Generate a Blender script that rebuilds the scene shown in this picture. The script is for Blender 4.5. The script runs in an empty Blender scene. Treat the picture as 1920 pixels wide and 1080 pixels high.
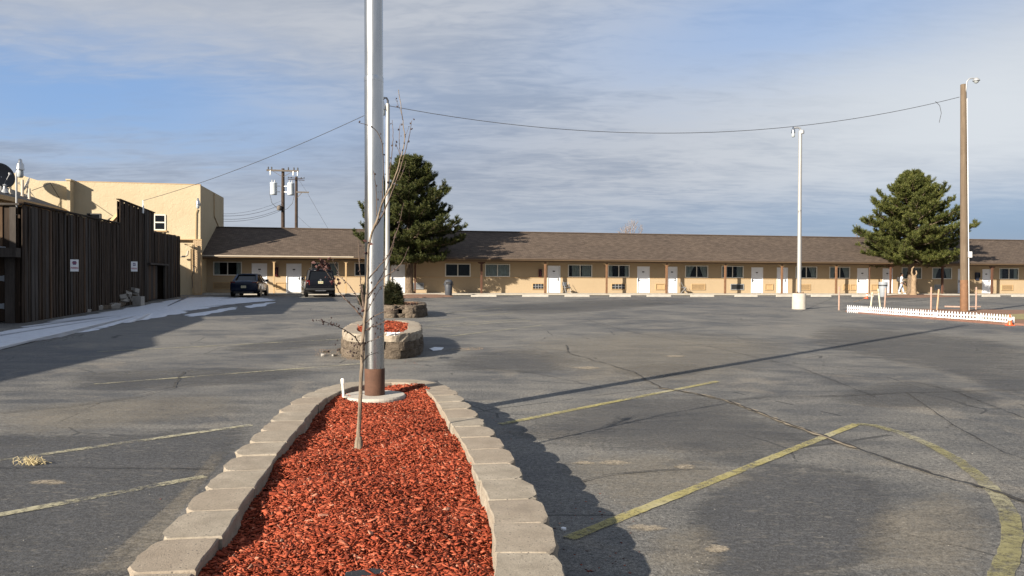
import bpy, math, random
import numpy as np
from mathutils import Vector, Matrix, Quaternion
random.seed(7)
RNG = np.random.default_rng(11)
scene = bpy.context.scene
col = scene.collection

# ------------------------------------------------------------------ camera
FOCAL, HORIZON, CAM_H, ROLL = 1442.0, 516.0, 1.45, 0.0055
cam_data = bpy.data.cameras.new('camera')
cam = bpy.data.objects.new('camera', cam_data); col.objects.link(cam)
CAM_R = Matrix.Rotation(math.pi/2 - (540-HORIZON)/FOCAL, 3, 'X') @ Matrix.Rotation(ROLL, 3, 'Z')
cam.matrix_world = Matrix.Translation((0, 0, CAM_H)) @ CAM_R.to_4x4()
cam_data.sensor_width = 36; cam_data.lens = 36*FOCAL/1920
cam_data.clip_start = 0.05; cam_data.clip_end = 3000
scene.camera = cam
scene.render.resolution_x, scene.render.resolution_y = 1024, 576

# ------------------------------------------------------------------ light
SUN_AZ, SUN_EL = math.radians(43.5), math.radians(23)   # shadows run 43 degrees right of the view axis
SHADOW = Vector((math.sin(SUN_AZ)*math.cos(SUN_EL), math.cos(SUN_AZ)*math.cos(SUN_EL), -math.sin(SUN_EL)))
sun_data = bpy.data.lights.new('sun', 'SUN'); sun_data.energy = 5.0; sun_data.angle = math.radians(0.5)
sun_data.color = (1.0, 0.90, 0.765)
sun = bpy.data.objects.new('sun', sun_data); col.objects.link(sun)
sun.rotation_euler = SHADOW.to_track_quat('-Z', 'Y').to_euler(); sun.location = (-20, -20, 30)
vs = scene.view_settings
vs.view_transform = 'Standard'; vs.look = 'None'; vs.gamma = 1; vs.use_curve_mapping = False; vs.exposure = 1.25

def build_world():
    w = bpy.data.worlds.new('World'); scene.world = w; w.use_nodes = True
    nt = w.node_tree; N = nt.nodes; L = nt.links; N.clear()
    def node(t, **k):
        n = N.new(t)
        for a, b in k.items(): setattr(n, a, b)
        return n
    def math_(op, a, b=None, c=None, clamp=False):
        n = node('ShaderNodeMath', operation=op, use_clamp=clamp)
        for i, v in enumerate((a, b, c)):
            if v is None: continue
            if isinstance(v, (int, float)): n.inputs[i].default_value = v
            else: L.new(v, n.inputs[i])
        return n.outputs[0]
    def mix(f, a, b):
        n = node('ShaderNodeMix', data_type='RGBA')
        for s, v in ((0, f), (6, a), (7, b)):
            if isinstance(v, (int, float)): n.inputs[s].default_value = v
            elif isinstance(v, tuple): n.inputs[s].default_value = (*v, 1)
            else: L.new(v, n.inputs[s])
        return n.outputs[2]
    def rng(v, a, b, smooth=True):
        n = node('ShaderNodeMapRange', interpolation_type='SMOOTHSTEP' if smooth else 'LINEAR')
        L.new(v, n.inputs[0]); n.inputs[1].default_value = a; n.inputs[2].default_value = b
        return n.outputs[0]
    out = node('ShaderNodeOutputWorld'); bg = node('ShaderNodeBackground')
    bg.inputs[1].default_value = 0.1
    sky = node('ShaderNodeTexSky', sky_type='NISHITA', sun_disc=False)
    sky.sun_elevation = SUN_EL; sky.sun_rotation = math.pi + SUN_AZ
    sky.air_density = 1.0; sky.dust_density = 1.0; sky.ozone_density = 2.0
    tc = node('ShaderNodeTexCoord'); sep = node('ShaderNodeSeparateXYZ'); L.new(tc.outputs['Generated'], sep.inputs[0])
    X, Y, Z = sep.outputs
    zz = math_('ADD', math_('MAXIMUM', Z, 0.0), 0.11)
    comb = node('ShaderNodeCombineXYZ')
    L.new(math_('DIVIDE', X, zz), comb.inputs[0]); L.new(math_('DIVIDE', Y, zz), comb.inputs[1])
    def noise(scale, detail, rough, dist=0., rot=0., sx=1., sy=1., off=(0, 0, 0)):
        mp = node('ShaderNodeMapping'); L.new(comb.outputs[0], mp.inputs[0])
        mp.inputs['Rotation'].default_value = (0, 0, rot); mp.inputs['Scale'].default_value = (sx, sy, 1)
        mp.inputs['Location'].default_value = off
        n = node('ShaderNodeTexNoise'); L.new(mp.outputs[0], n.inputs[0])
        n.inputs['Scale'].default_value = scale; n.inputs['Detail'].default_value = detail
        n.inputs['Roughness'].default_value = rough; n.inputs['Distortion'].default_value = dist
        return n.outputs[0]
    az = math_('ARCTAN2', X, Y); el = math_('ARCSINE', Z)
    n1 = noise(0.55, 6, 0.5, 0.4, 0.35, 1.0, 1.3, (3.1, 1.7, 0))
    n2 = noise(1.7, 7, 0.52, 0.5, -0.3, 1.0, 1.6, (0.3, 5.2, 2))
    n3 = noise(5.5, 5, 0.55, 0.9, 0.6, 0.8, 1.8, (7, 2, 4))
    n4 = noise(15.0, 4, 0.5, 0.6, -0.5, 0.7, 1.6, (1, 9, 5))
    warp = math_('SUBTRACT', math_('ADD', math_('MULTIPLY', n2, .65), math_('MULTIPLY', n3, .35)), .5)
    def patch(px, py, wx, wy, k=.8, rot=0.0):
        """soft elliptical part of the sky round one direction, its edge broken by the cloud noise"""
        d = (CAM_R @ Vector(((px-960)/FOCAL, -(py-540)/FOCAL, -1))).normalized(); a0, e0 = math.atan2(d.x, d.y), math.asin(d.z)
        da = math_('SUBTRACT', az, a0); de = math_('ADD', math_('SUBTRACT', el, e0), math_('MULTIPLY', warp, math.radians(wy)*k))
        de = math_('ADD', de, math_('MULTIPLY', da, -math.tan(rot)))
        u = math_('DIVIDE', da, math.radians(wx)); v = math_('DIVIDE', de, math.radians(wy))
        q = math_('ADD', math_('MULTIPLY', u, u), math_('MULTIPLY', v, v))
        return math_('POWER', 2.718, math_('MULTIPLY', q, -1.0))
    k = 1/2.38/0.1
    def c(r, g, b): return (r*k, g*k, b*k)
    tex = math_('ADD', math_('MULTIPLY', n1, .34), math_('ADD', math_('MULTIPLY', n2, .32), math_('ADD', math_('MULTIPLY', n3, .24), math_('MULTIPLY', n4, .11))))
    lit = rng(tex, 0.405, 0.585)
    cloud = mix(lit, c(0.330, 0.382, 0.478), c(0.535, 0.568, 0.630))
    cloud = mix(math_('MULTIPLY', patch(1880, 220, 17, 7.5, 1.2), 1.0), cloud, c(0.70, 0.745, 0.795))
    cloud = mix(math_('MULTIPLY', patch(680, 412, 17, 2.2), .7), cloud, c(0.49, 0.545, 0.62))
    cloud = mix(math_('MULTIPLY', patch(600, 290, 16, 3.5), .5), cloud, c(0.315, 0.365, 0.470))
    cloud = mix(math_('MULTIPLY', patch(330, 50, 17, 3.4, 1.3), .75), cloud, c(0.52, 0.55, 0.61))
    gaps = math_('ADD', math_('MULTIPLY', patch(120, 178, 18, 3.9, 2.4), 1.0), math_('MULTIPLY', patch(1480, 30, 17, 4.0, 1.2, .10), .65), None, True)
    away = math_('MULTIPLY', rng(n1, .50, .36), .7)     # thinner places elsewhere in the sheet
    blue = mix(0.75, sky.outputs[0], c(0.205, 0.345, 0.645))
    cl = mix(math_('MAXIMUM', gaps, math_('MULTIPLY', away, rng(Z, .33, .5))), cloud, blue)
    low = mix(math_('MULTIPLY', patch(2100, 428, 30, 2.6, .6), 1.0), cl, mix(.15, c(0.105, 0.190, 0.400), sky.outputs[0]))
    cl = low
    L.new(cl, bg.inputs[0]); L.new(bg.outputs[0], out.inputs[0])
build_world()

# ------------------------------------------------------------------ pixel helpers (photo pixels to places in the world)
def ray(px, py):
    return (CAM_R @ Vector(((px-960)/FOCAL, -(py-540)/FOCAL, -1)))
def gp(px, py, z=0.0):
    d = ray(px, py); t = (z-CAM_H)/d.z
    return Vector((d.x*t, d.y*t, z))
def at(px, py, depth):
    d = ray(px, py); t = depth/d.y
    return Vector((d.x*t, depth, CAM_H+d.z*t))

# ------------------------------------------------------------------ object helpers
def link(o): col.objects.link(o); return o
def tag(o, label=None, cat=None, group=None, kind=None):
    if label: o['label'] = label
    if cat: o['category'] = cat
    if group: o['group'] = group
    if kind: o['kind'] = kind
    return o
def thing(name, label, cat, loc=(0, 0, 0), rz=0.0, group=None):
    o = link(bpy.data.objects.new(name, None)); o.empty_display_size = 0.2
    o.location = loc; o.rotation_euler = (0, 0, rz)
    return tag(o, label, cat, group)
def place(name, mesh, parent=None, loc=(0, 0, 0), rot=(0, 0, 0), scale=(1, 1, 1)):
    o = link(bpy.data.objects.new(name, mesh)); o.parent = parent
    o.location = loc; o.rotation_euler = rot; o.scale = scale
    return o
def copy_tree(o, parent=None):
    c = o.copy(); col.objects.link(c)
    if parent is not None: c.parent = parent
    for ch in list(o.children): copy_tree(ch, c)
    return c

class MB:
    """collects shapes and links them as one mesh object"""
    def __init__(s): s.v = []; s.f = []; s.mi = []; s.cur = 0
    def add(s, vs, fs):
        b = len(s.v); s.v.extend([tuple(p) for p in vs])
        for f in fs: s.f.append(tuple(i+b for i in f)); s.mi.append(s.cur)
        return s
    def box(s, x0, x1, y0, y1, z0, z1):
        return s.add([(x0,y0,z0),(x1,y0,z0),(x1,y1,z0),(x0,y1,z0),(x0,y0,z1),(x1,y0,z1),(x1,y1,z1),(x0,y1,z1)],
                     [(0,3,2,1),(4,5,6,7),(0,1,5,4),(1,2,6,5),(2,3,7,6),(3,0,4,7)])
    def bar(s, a, b, w, h, up=(0, 0, 1)):
        a, b = Vector(a), Vector(b); d = (b-a).normalized(); u = Vector(up)
        if abs(d.dot(u)) > .98: u = Vector((1, 0, 0))
        r = d.cross(u).normalized(); u = r.cross(d).normalized()
        vs = [p+r*(sx*w/2)+u*(sy*h/2) for p in (a, b) for sx, sy in ((-1,-1),(1,-1),(1,1),(-1,1))]
        return s.add(vs, [(0,1,2,3),(7,6,5,4),(0,4,5,1),(1,5,6,2),(2,6,7,3),(3,7,4,0)])
    def tube(s, pts, rad, n=8, cap=True):
        pts = [Vector(p) for p in pts]
        if isinstance(rad, (int, float)): rad = [rad]*len(pts)
        vs = []; prev = None
        for i, p in enumerate(pts):
            d = (pts[min(i+1, len(pts)-1)]-pts[max(i-1, 0)])
            d = d.normalized() if d.length > 1e-9 else Vector((0, 0, 1))
            if prev is None:
                u = Vector((1, 0, 0)) if abs(d.x) < .9 else Vector((0, 1, 0))
            else: u = prev
            u = (u-d*u.dot(d)).normalized(); prev = u; w = d.cross(u)
            for k in range(n):
                a = 2*math.pi*k/n; vs.append(p+(u*math.cos(a)+w*math.sin(a))*rad[i])
        fs = [(i*n+k, i*n+(k+1) % n, (i+1)*n+(k+1) % n, (i+1)*n+k) for i in range(len(pts)-1) for k in range(n)]
        if cap:
            m = len(vs); vs += vs[:n]+vs[m-n:m]; fs += [tuple(range(m+n-1, m-1, -1)), tuple(m+n+k for k in range(n))]
        return s.add(vs, fs)
    def lathe(s, prof, n=20, c=(0, 0, 0), axis='z'):
        vs = []
        for r, z in prof:
            for k in range(n):
                a = 2*math.pi*k/n; p = (r*math.cos(a), r*math.sin(a), z)
                if axis == 'y': p = (p[0], p[2], p[1])
                if axis == 'x': p = (p[2], p[0], p[1])
                vs.append((p[0]+c[0], p[1]+c[1], p[2]+c[2]))
        fs = [(i*n+k, i*n+(k+1) % n, (i+1)*n+(k+1) % n, (i+1)*n+k) for i in range(len(prof)-1) for k in range(n)]
        m = len(vs); vs += vs[:n]+vs[m-n:m]; fs += [tuple(range(m+n-1, m-1, -1)), tuple(m+n+k for k in range(n))]
        return s.add(vs, fs)
    def prism(s, poly, z0, z1):
        n = len(poly)
        vs = [(x, y, z0) for x, y in poly]+[(x, y, z1) for x, y in poly]
        return s.add(vs, [tuple(range(n-1, -1, -1)), tuple(range(n, 2*n))]+[(i, (i+1) % n, n+(i+1) % n, n+i) for i in range(n)])
    def wall(s, poly, y0, y1):
        """polygon in x,z given a thickness in y"""
        n = len(poly)
        vs = [(x, y0, z) for x, z in poly]+[(x, y1, z) for x, z in poly]
        return s.add(vs, [tuple(range(n)), tuple(range(2*n-1, n-1, -1))]+[(i, n+i, n+(i+1) % n, (i+1) % n) for i in range(n)])
    def mesh(s, name, mat, smooth=False):
        me = bpy.data.meshes.new(name); me.from_pydata(s.v, [], s.f)
        for m in (mat if isinstance(mat, (list, tuple)) else [mat]): me.materials.append(m)
        if any(s.mi): me.polygons.foreach_set('material_index', s.mi)
        if smooth: me.shade_smooth()
        me.update(); return me
    def build(s, name, mat, parent=None, smooth=False, bevel=0, loc=(0, 0, 0), rot=(0, 0, 0), subsurf=0):
        o = place(name, s.mesh(name, mat, smooth), parent, loc, rot)
        if bevel:
            b = o.modifiers.new('bevel', 'BEVEL'); b.width = bevel; b.segments = 2; b.limit_method = 'ANGLE'; b.angle_limit = .6
        if subsurf:
            b = o.modifiers.new('sub', 'SUBSURF'); b.levels = subsurf; b.render_levels = subsurf
        return o
def fix_normals(me):
    import bmesh
    bm = bmesh.new(); bm.from_mesh(me); bmesh.ops.recalc_face_normals(bm, faces=bm.faces); bm.to_mesh(me); bm.free()
def mesh_np(name, verts, faces, mat):
    """verts (N,3), faces (M,k) numpy arrays to a mesh"""
    me = bpy.data.meshes.new(name); k = faces.shape[1]
    me.vertices.add(len(verts)); me.vertices.foreach_set('co', np.ascontiguousarray(verts, dtype=np.float32).ravel())
    me.loops.add(faces.size); me.loops.foreach_set('vertex_index', np.ascontiguousarray(faces, dtype=np.int32).ravel())
    me.polygons.add(len(faces)); me.polygons.foreach_set('loop_start', np.arange(0, faces.size, k, dtype=np.int32))
    me.materials.append(mat); me.update(calc_edges=True); me.validate(); return me

# ------------------------------------------------------------------ materials
class NT:
    def __init__(s, name):
        s.m = bpy.data.materials.new(name); s.m.use_nodes = True
        s.nt = s.m.node_tree; s.N = s.nt.nodes; s.L = s.nt.links
        s.b = s.N['Principled BSDF']; s.out = s.N['Material Output']
        s.tc = s.N.new('ShaderNodeTexCoord')
        s.co = s.tc.outputs['Object']
    def node(s, t, **k):
        n = s.N.new(t)
        for a, b in k.items(): setattr(n, a, b)
        return n
    def put(s, sock, v):
        if isinstance(v, (int, float)): sock.default_value = v
        elif isinstance(v, tuple): sock.default_value = (*v, 1) if len(v) == 3 and sock.type == 'RGBA' else v
        else: s.L.new(v, sock)
    def math(s, op, a, b=0.0, clamp=False):
        n = s.node('ShaderNodeMath', operation=op, use_clamp=clamp); s.put(n.inputs[0], a); s.put(n.inputs[1], b); return n.outputs[0]
    def mix(s, f, a, b, mode='MIX'):
        n = s.node('ShaderNodeMix', data_type='RGBA', blend_type=mode)
        s.put(n.inputs[0], f); s.put(n.inputs[6], a); s.put(n.inputs[7], b); return n.outputs[2]
    def rng(s, v, a, b, c=0.0, d=1.0):
        n = s.node('ShaderNodeMapRange'); s.put(n.inputs[0], v)
        for i, x in enumerate((a, b, c, d)): n.inputs[i+1].default_value = x
        return n.outputs[0]
    def map(s, scale=(1, 1, 1), rot=(0, 0, 0), loc=(0, 0, 0), src=None):
        n = s.node('ShaderNodeMapping'); s.L.new(src or s.co, n.inputs[0])
        n.inputs['Scale'].default_value = scale; n.inputs['Rotation'].default_value = rot; n.inputs['Location'].default_value = loc
        return n.outputs[0]
    def noise(s, scale, detail=4, rough=.55, vec=None, dist=0.):
        n = s.node('ShaderNodeTexNoise'); s.L.new(vec or s.co, n.inputs[0])
        n.inputs['Scale'].default_value = scale; n.inputs['Detail'].default_value = detail
        n.inputs['Roughness'].default_value = rough; n.inputs['Distortion'].default_value = dist
        return n.outputs[0]
    def vor(s, scale, vec=None, feature='F1'):
        n = s.node('ShaderNodeTexVoronoi', feature=feature); s.L.new(vec or s.co, n.inputs[0]); n.inputs['Scale'].default_value = scale
        return n.outputs[0]
    def rand(s): return s.node('ShaderNodeObjectInfo').outputs['Random']
    def island(s): return s.node('ShaderNodeNewGeometry').outputs['Random Per Island']
    def ramp(s, f, stops):
        n = s.node('ShaderNodeValToRGB'); s.L.new(f, n.inputs[0]); e = n.color_ramp.elements
        while len(e) < len(stops): e.new(.5)
        for i, (p, c) in enumerate(stops): e[i].position = p; e[i].color = (*c, 1)
        return n.outputs[0]
    def bump(s, h, strength=.3, dist=.02):
        n = s.node('ShaderNodeBump'); s.L.new(h, n.inputs['Height']); n.inputs['Strength'].default_value = strength
        n.inputs['Distance'].default_value = dist; s.L.new(n.outputs[0], s.b.inputs['Normal'])
    def fin(s, color, rough=.8, metal=0., spec=.5):
        s.put(s.b.inputs['Base Color'], color); s.put(s.b.inputs['Roughness'], rough)
        s.b.inputs['Metallic'].default_value = metal; s.b.inputs['Specular IOR Level'].default_value = spec
        return s.m
def tone(c, k): return tuple(min(1, x*k) for x in c)
def simple(name, c, rough=.7, metal=0., var=.2, scale=6., fine=60., bump=.15, dist=.01, spec=.4, rnd=0.):
    t = NT(name)
    f = t.math('ADD', t.math('MULTIPLY', t.noise(scale, 5, .6), .65), t.math('MULTIPLY', t.noise(fine, 3, .6), .35))
    f = t.rng(f, .3, .7)
    colr = t.mix(f, tone(c, 1-var), tone(c, 1+var))
    if rnd:
        colr = t.mix(t.math('MULTIPLY', t.rand(), rnd), colr, tone(c, .35))
    if bump: t.bump(t.noise(fine, 4, .6), bump, dist)
    return t.fin(colr, rough, metal, spec)

def m_asphalt():
    t = NT('asphalt')
    big = t.noise(.16, 5, .55, dist=.6)
    mid = t.noise(.9, 6, .62, t.map((1, 1, 1), (0, 0, .8), (4, 3, 0)), .4)
    ang = (0, 0, -math.radians(47))
    streak = t.noise(1.6, 6, .65, t.map((.45, 1.9, 1), ang), .3)
    wear = t.math('ADD', t.math('MULTIPLY', big, .45), t.math('ADD', t.math('MULTIPLY', mid, .3), t.math('MULTIPLY', streak, .25)))
    f = t.rng(wear, .43, .545)
    c = t.mix(f, (.068, .068, .067), (.150, .143, .128))
    # scuffs: pale scrapes and scraped flecks
    sc = t.noise(9, 6, .75, t.map((.5, 2.0, 1), (0, 0, .15)), .6)
    scm = t.math('MULTIPLY', t.rng(sc, .57, .66), t.rng(mid, .40, .6))
    c = t.mix(t.math('MULTIPLY', scm, .6), c, (.21, .198, .178))
    fl = t.noise(22, 6, .8, t.map((1, 1.6, 1), (0, 0, .5), (3, 8, 0)), .3)
    flm = t.math('MULTIPLY', t.rng(fl, .57, .62), t.rng(streak, .40, .60))
    c = t.mix(t.math('MULTIPLY', flm, .6), c, (.24, .225, .195))
    # tan dust gathered in patches
    du = t.noise(.7, 8, .72, t.map((1, 1, 1), (0, 0, .3), (11, 7, 0)), .8)
    dm = t.math('MULTIPLY', t.rng(du, .53, .66), .55)
    c = t.mix(dm, c, (.225, .198, .157))
    # dark oil spots and old patches
    oil = t.noise(.5, 4, .6, t.map((1, 1.5, 1), (0, 0, .4), (31, 17, 0)), .5)
    c = t.mix(t.math('MULTIPLY', t.rng(oil, .60, .70), .55), c, (.040, .041, .044))
    # aggregate
    sp = t.vor(95); sp2 = t.noise(30, 7, .85); sp3 = t.noise(240, 2, .6); sp4 = t.noise(110, 3, .7)
    g = t.math('ADD', t.rng(sp2, .36, .64, .32, 1.68), t.rng(sp4, .36, .64, -.42, .42))
    g = t.math('MULTIPLY', g, t.rng(sp, .1, .6, 1.22, .80))
    cc = t.node('ShaderNodeCombineColor'); [t.L.new(g, cc.inputs[i]) for i in range(3)]
    c = t.mix(1., c, cc.outputs[0], 'MULTIPLY')
    white = t.math('GREATER_THAN', sp3, .70)
    c = t.mix(t.math('MULTIPLY', white, .5), c, (.34, .32, .29))
    # hairline cracks
    cr = t.node('ShaderNodeTexVoronoi', feature='DISTANCE_TO_EDGE'); wn = t.node('ShaderNodeTexNoise'); t.L.new(t.co, wn.inputs[0]); wn.inputs['Scale'].default_value = 1.3; wn.inputs['Detail'].default_value = 6; t.L.new(t.mix(.12, t.co, wn.outputs[1]), cr.inputs[0]); cr.inputs['Scale'].default_value = .42
    crm = t.math('MULTIPLY', t.math('LESS_THAN', cr.outputs[0], .0045), t.math('GREATER_THAN', mid, .5))
    c = t.mix(t.math('MULTIPLY', crm, .7), c, (.02, .02, .02))
    t.bump(t.math('ADD', t.math('MULTIPLY', sp, -.7), sp2), .55, .006)
    return t.fin(c, t.rng(wear, .4, .6, .62, .85), 0, .35)
def m_patch(name, c, thr, gain, soft=.05, scale=5.0, c2=None, top=.8, flecks=0):
    """sealed or dusty asphalt: fades out at its rim through broken noise"""
    t = NT(name)
    n = t.math('ADD', t.math('MULTIPLY', t.noise(scale, 8, .78, t.map((.6, 1.6, 1), (0, 0, .2)), .4), .6), t.math('MULTIPLY', t.noise(scale*7, 5, .8, t.map((.7, 1.5, 1))), .4))
    vc = t.node('ShaderNodeVertexColor', layer_name='cover').outputs[0]; sp = t.node('ShaderNodeSeparateColor'); t.L.new(vc, sp.inputs[0])
    n = t.math('ADD', t.math('MULTIPLY', n, .62), t.math('MULTIPLY', t.noise(18, 7, .88, t.map((.6, 1.6, 1), (0, 0, .3))), .38))
    f = t.math('ADD', n, t.math('MULTIPLY', t.math('SUBTRACT', sp.outputs[0], .5), gain))
    g = t.math('ADD', t.rng(t.noise(32, 7, .85), .36, .64, .42, 1.58), t.rng(t.noise(110, 3, .7), .36, .64, -.4, .4)); cc = t.node('ShaderNodeCombineColor'); [t.L.new(g, cc.inputs[i]) for i in range(3)]
    col_ = t.mix(1., t.mix(t.rng(t.noise(2.5, 6, .7), .35, .65), c, c2 or tone(c, 1.2)), cc.outputs[0], 'MULTIPLY')
    if flecks:
        fl = t.noise(13, 7, .82, t.map((.75, 2.0, 1), (0, 0, .35)), .5); fk = t.math('MULTIPLY', t.rng(fl, .545, .60), t.rng(t.noise(1.3, 5, .7), .40, .58))
        col_ = t.mix(t.math('MULTIPLY', fk, flecks), col_, (.23, .21, .175))
    t.bump(t.noise(70, 5, .8), .4, .006); t.fin(col_, .8, 0, .3)
    tr = t.node('ShaderNodeBsdfTransparent'); mx = t.node('ShaderNodeMixShader')
    t.L.new(t.math('MULTIPLY', t.rng(f, thr-soft, thr+soft, 0, top), t.rng(sp.outputs[0], .0, .35)), mx.inputs[0]); t.L.new(tr.outputs[0], mx.inputs[1]); t.L.new(t.b.outputs[0], mx.inputs[2]); t.L.new(mx.outputs[0], t.out.inputs[0]); return t.m
def m_paint(name, c, worn):
    t = NT(name)
    n = t.noise(16, 7, .82, t.map((1, 1, 1), (0, 0, .4))); n2 = t.noise(1.6, 4, .6); n3 = t.noise(70, 4, .75)
    f = t.math('ADD', t.math('MULTIPLY', n, .45), t.math('ADD', t.math('MULTIPLY', n2, .3), t.math('MULTIPLY', n3, .25)))
    cc = t.mix(t.rng(t.noise(25, 5, .7), .3, .7), tone(c, .70), tone(c, 1.18))
    cc = t.mix(t.math('MULTIPLY', t.rng(t.noise(.9, 4, .6), .5, .62), .5), cc, (.48, .45, .34))
    t.fin(cc, .85, 0, .2)
    tr = t.node('ShaderNodeBsdfTransparent'); mx = t.node('ShaderNodeMixShader')
    t.L.new(t.rng(f, worn-.06, worn+.04, .80, .0), mx.inputs[0]); t.L.new(tr.outputs[0], mx.inputs[1]); t.L.new(t.b.outputs[0], mx.inputs[2])
    t.L.new(mx.outputs[0], t.out.inputs[0]); return t.m
def m_block():
    t = NT('concrete_block')
    r = t.rand()
    off = t.node('ShaderNodeVectorMath', operation='ADD'); t.L.new(t.co, off.inputs[0])
    k = t.node('ShaderNodeCombineXYZ'); t.L.new(t.math('MULTIPLY', r, 37.0), k.inputs[0]); t.L.new(k.outputs[0], off.inputs[1])
    v = off.outputs[0]
    a = t.noise(7, 6, .65, v); b = t.noise(90, 4, .7, v); pit = t.vor(42, v)
    c = t.mix(t.rng(a, .32, .68), (.225, .195, .152), (.345, .303, .24))
    c = t.mix(t.math('MULTIPLY', r, .45), c, (.25, .195, .145))
    c = t.mix(.55, c, t.mix(t.rng(b, .3, .7), (.62, .62, .62), (1.25, 1.25, 1.25)), 'MULTIPLY')
    c = t.mix(t.math('MULTIPLY', t.rng(pit, .22, .12), t.rng(a, .38, .55)), c, (.11, .095, .08))
    c = t.mix(t.math('MULTIPLY', t.rng(t.noise(3, 5, .7, v), .58, .72), .5), c, (.17, .145, .12))
    t.bump(t.math('ADD', t.noise(160, 4, .8, v), t.math('MULTIPLY', t.math('ADD', t.rng(pit, .2, .0), t.noise(22, 5, .75, v)), .6)), .6, .006)
    return t.fin(c, .92, 0, .2)
def m_mulch():
    t = NT('red_mulch')
    c = t.ramp(t.island(), [(0, (.08, .020, .012)), (.15, (.17, .032, .015)), (.5, (.285, .058, .028)), (.8, (.36, .085, .042)), (.965, (.40, .12, .065)), (1, (.50, .27, .18))])
    c = t.mix(.5, c, t.mix(t.rng(t.noise(60, 4, .7, t.map((1, 5, 5))), .3, .7), (.55, .5, .5), (1.25, 1.25, 1.25)), 'MULTIPLY')
    t.bump(t.noise(180, 3), .3, .004)
    return t.fin(c, .92, 0, .12)
def m_boards(name, c1, c2, c3):
    t = NT(name); r = t.rand()
    k = t.node('ShaderNodeCombineXYZ'); t.L.new(t.math('MULTIPLY', r, 53.0), k.inputs[0]); t.L.new(t.math('MULTIPLY', r, 17.0), k.inputs[2])
    off = t.node('ShaderNodeVectorMath', operation='ADD'); t.L.new(t.co, off.inputs[0]); t.L.new(k.outputs[0], off.inputs[1])
    v = t.map((16, 16, .9), src=off.outputs[0])
    g = t.noise(2.2, 6, .7, v, .4); big = t.noise(1.1, 4, .6, t.map((2, 2, .5), src=off.outputs[0]))
    c = t.mix(t.rng(g, .3, .7), c1, c2)
    c = t.mix(t.math('MULTIPLY', t.rng(big, .45, .7), .6), c, c3)
    c = t.mix(t.math('MULTIPLY', r, .5), c, tone(c1, .6))
    t.bump(g, .5, .01)
    return t.fin(c, .85, 0, .25)
def m_stucco():
    t = NT('yellow_stucco')
    a = t.noise(.5, 5, .6); b = t.noise(3.5, 6, .68, dist=.8); d = t.noise(26, 4, .6)
    c = t.mix(t.rng(a, .3, .7), (.435, .358, .235), (.485, .405, .272))
    c = t.mix(t.math('MULTIPLY', t.rng(t.noise(1.2, 5, .65, t.map((2.5, 2.5, .35))), .55, .75), .35), c, (.35, .26, .155))
    t.bump(t.math('ADD', t.math('MULTIPLY', b, 1.0), t.math('MULTIPLY', d, .35)), .55, .05)
    return t.fin(c, .9, 0, .2)
def m_motel():
    t = NT('tan_wall_paint')
    a = t.noise(.35, 5, .6); b = t.noise(25, 4, .6)
    c = t.mix(t.rng(a, .3, .7), (.355, .272, .172), (.40, .308, .198))
    c = t.mix(t.math('MULTIPLY', t.rng(t.noise(1.4, 5, .7, t.map((3, 3, .6))), .58, .78), .25), c, (.27, .18, .10))
    br = t.node('ShaderNodeTexBrick'); t.L.new(t.map((1, 1, 1), (math.pi/2, 0, 0)), br.inputs[0])
    br.inputs['Scale'].default_value = 1.; br.inputs['Brick Width'].default_value = .4; br.inputs['Row Height'].default_value = .2
    br.inputs['Mortar Size'].default_value = .006; br.inputs['Mortar Smooth'].default_value = .3
    t.bump(t.math('SUBTRACT', t.math('MULTIPLY', b, .3), br.outputs['Fac']), .35, .008)
    return t.fin(c, .85, 0, .25)
def m_shingle():
    t = NT('brown_shingles')
    br = t.node('ShaderNodeTexBrick'); t.L.new(t.co, br.inputs[0])
    br.inputs['Scale'].default_value = 1.; br.inputs['Brick Width'].default_value = .32; br.inputs['Row Height'].default_value = .145
    br.inputs['Mortar Size'].default_value = .008; br.offset = .5
    br.inputs['Color1'].default_value = (.064, .049, .038, 1); br.inputs['Color2'].default_value = (.106, .082, .064, 1); br.inputs['Mortar'].default_value = (.040, .030, .024, 1)
    n = t.noise(3.2, 6, .75, t.map((1, 2.2, 1))); big = t.noise(.22, 4, .6)
    c = t.mix(.75, br.outputs[0], t.mix(t.rng(n, .3, .7), (.66, .66, .68), (1.35, 1.32, 1.28)), 'MULTIPLY')
    c = t.mix(.6, c, t.mix(t.rng(big, .3, .7), (.82, .82, .84), (1.18, 1.16, 1.12)), 'MULTIPLY')
    t.bump(t.math('SUBTRACT', t.noise(60, 3), br.outputs['Fac']), .6, .01)
    return t.fin(c, .92, 0, .2)
def m_glass():
    t = NT('window_glass')
    g = t.node('ShaderNodeBsdfGlossy'); g.inputs['Roughness'].default_value = .03; g.inputs['Color'].default_value = (.55, .58, .6, 1)
    tr = t.node('ShaderNodeBsdfTransparent'); tr.inputs[0].default_value = (.80, .83, .82, 1)
    fr = t.node('ShaderNodeFresnel'); fr.inputs[0].default_value = 1.28
    mx = t.node('ShaderNodeMixShader'); t.L.new(fr.outputs[0], mx.inputs[0]); t.L.new(tr.outputs[0], mx.inputs[1]); t.L.new(g.outputs[0], mx.inputs[2])
    t.L.new(mx.outputs[0], t.out.inputs[0]); return t.m
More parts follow.
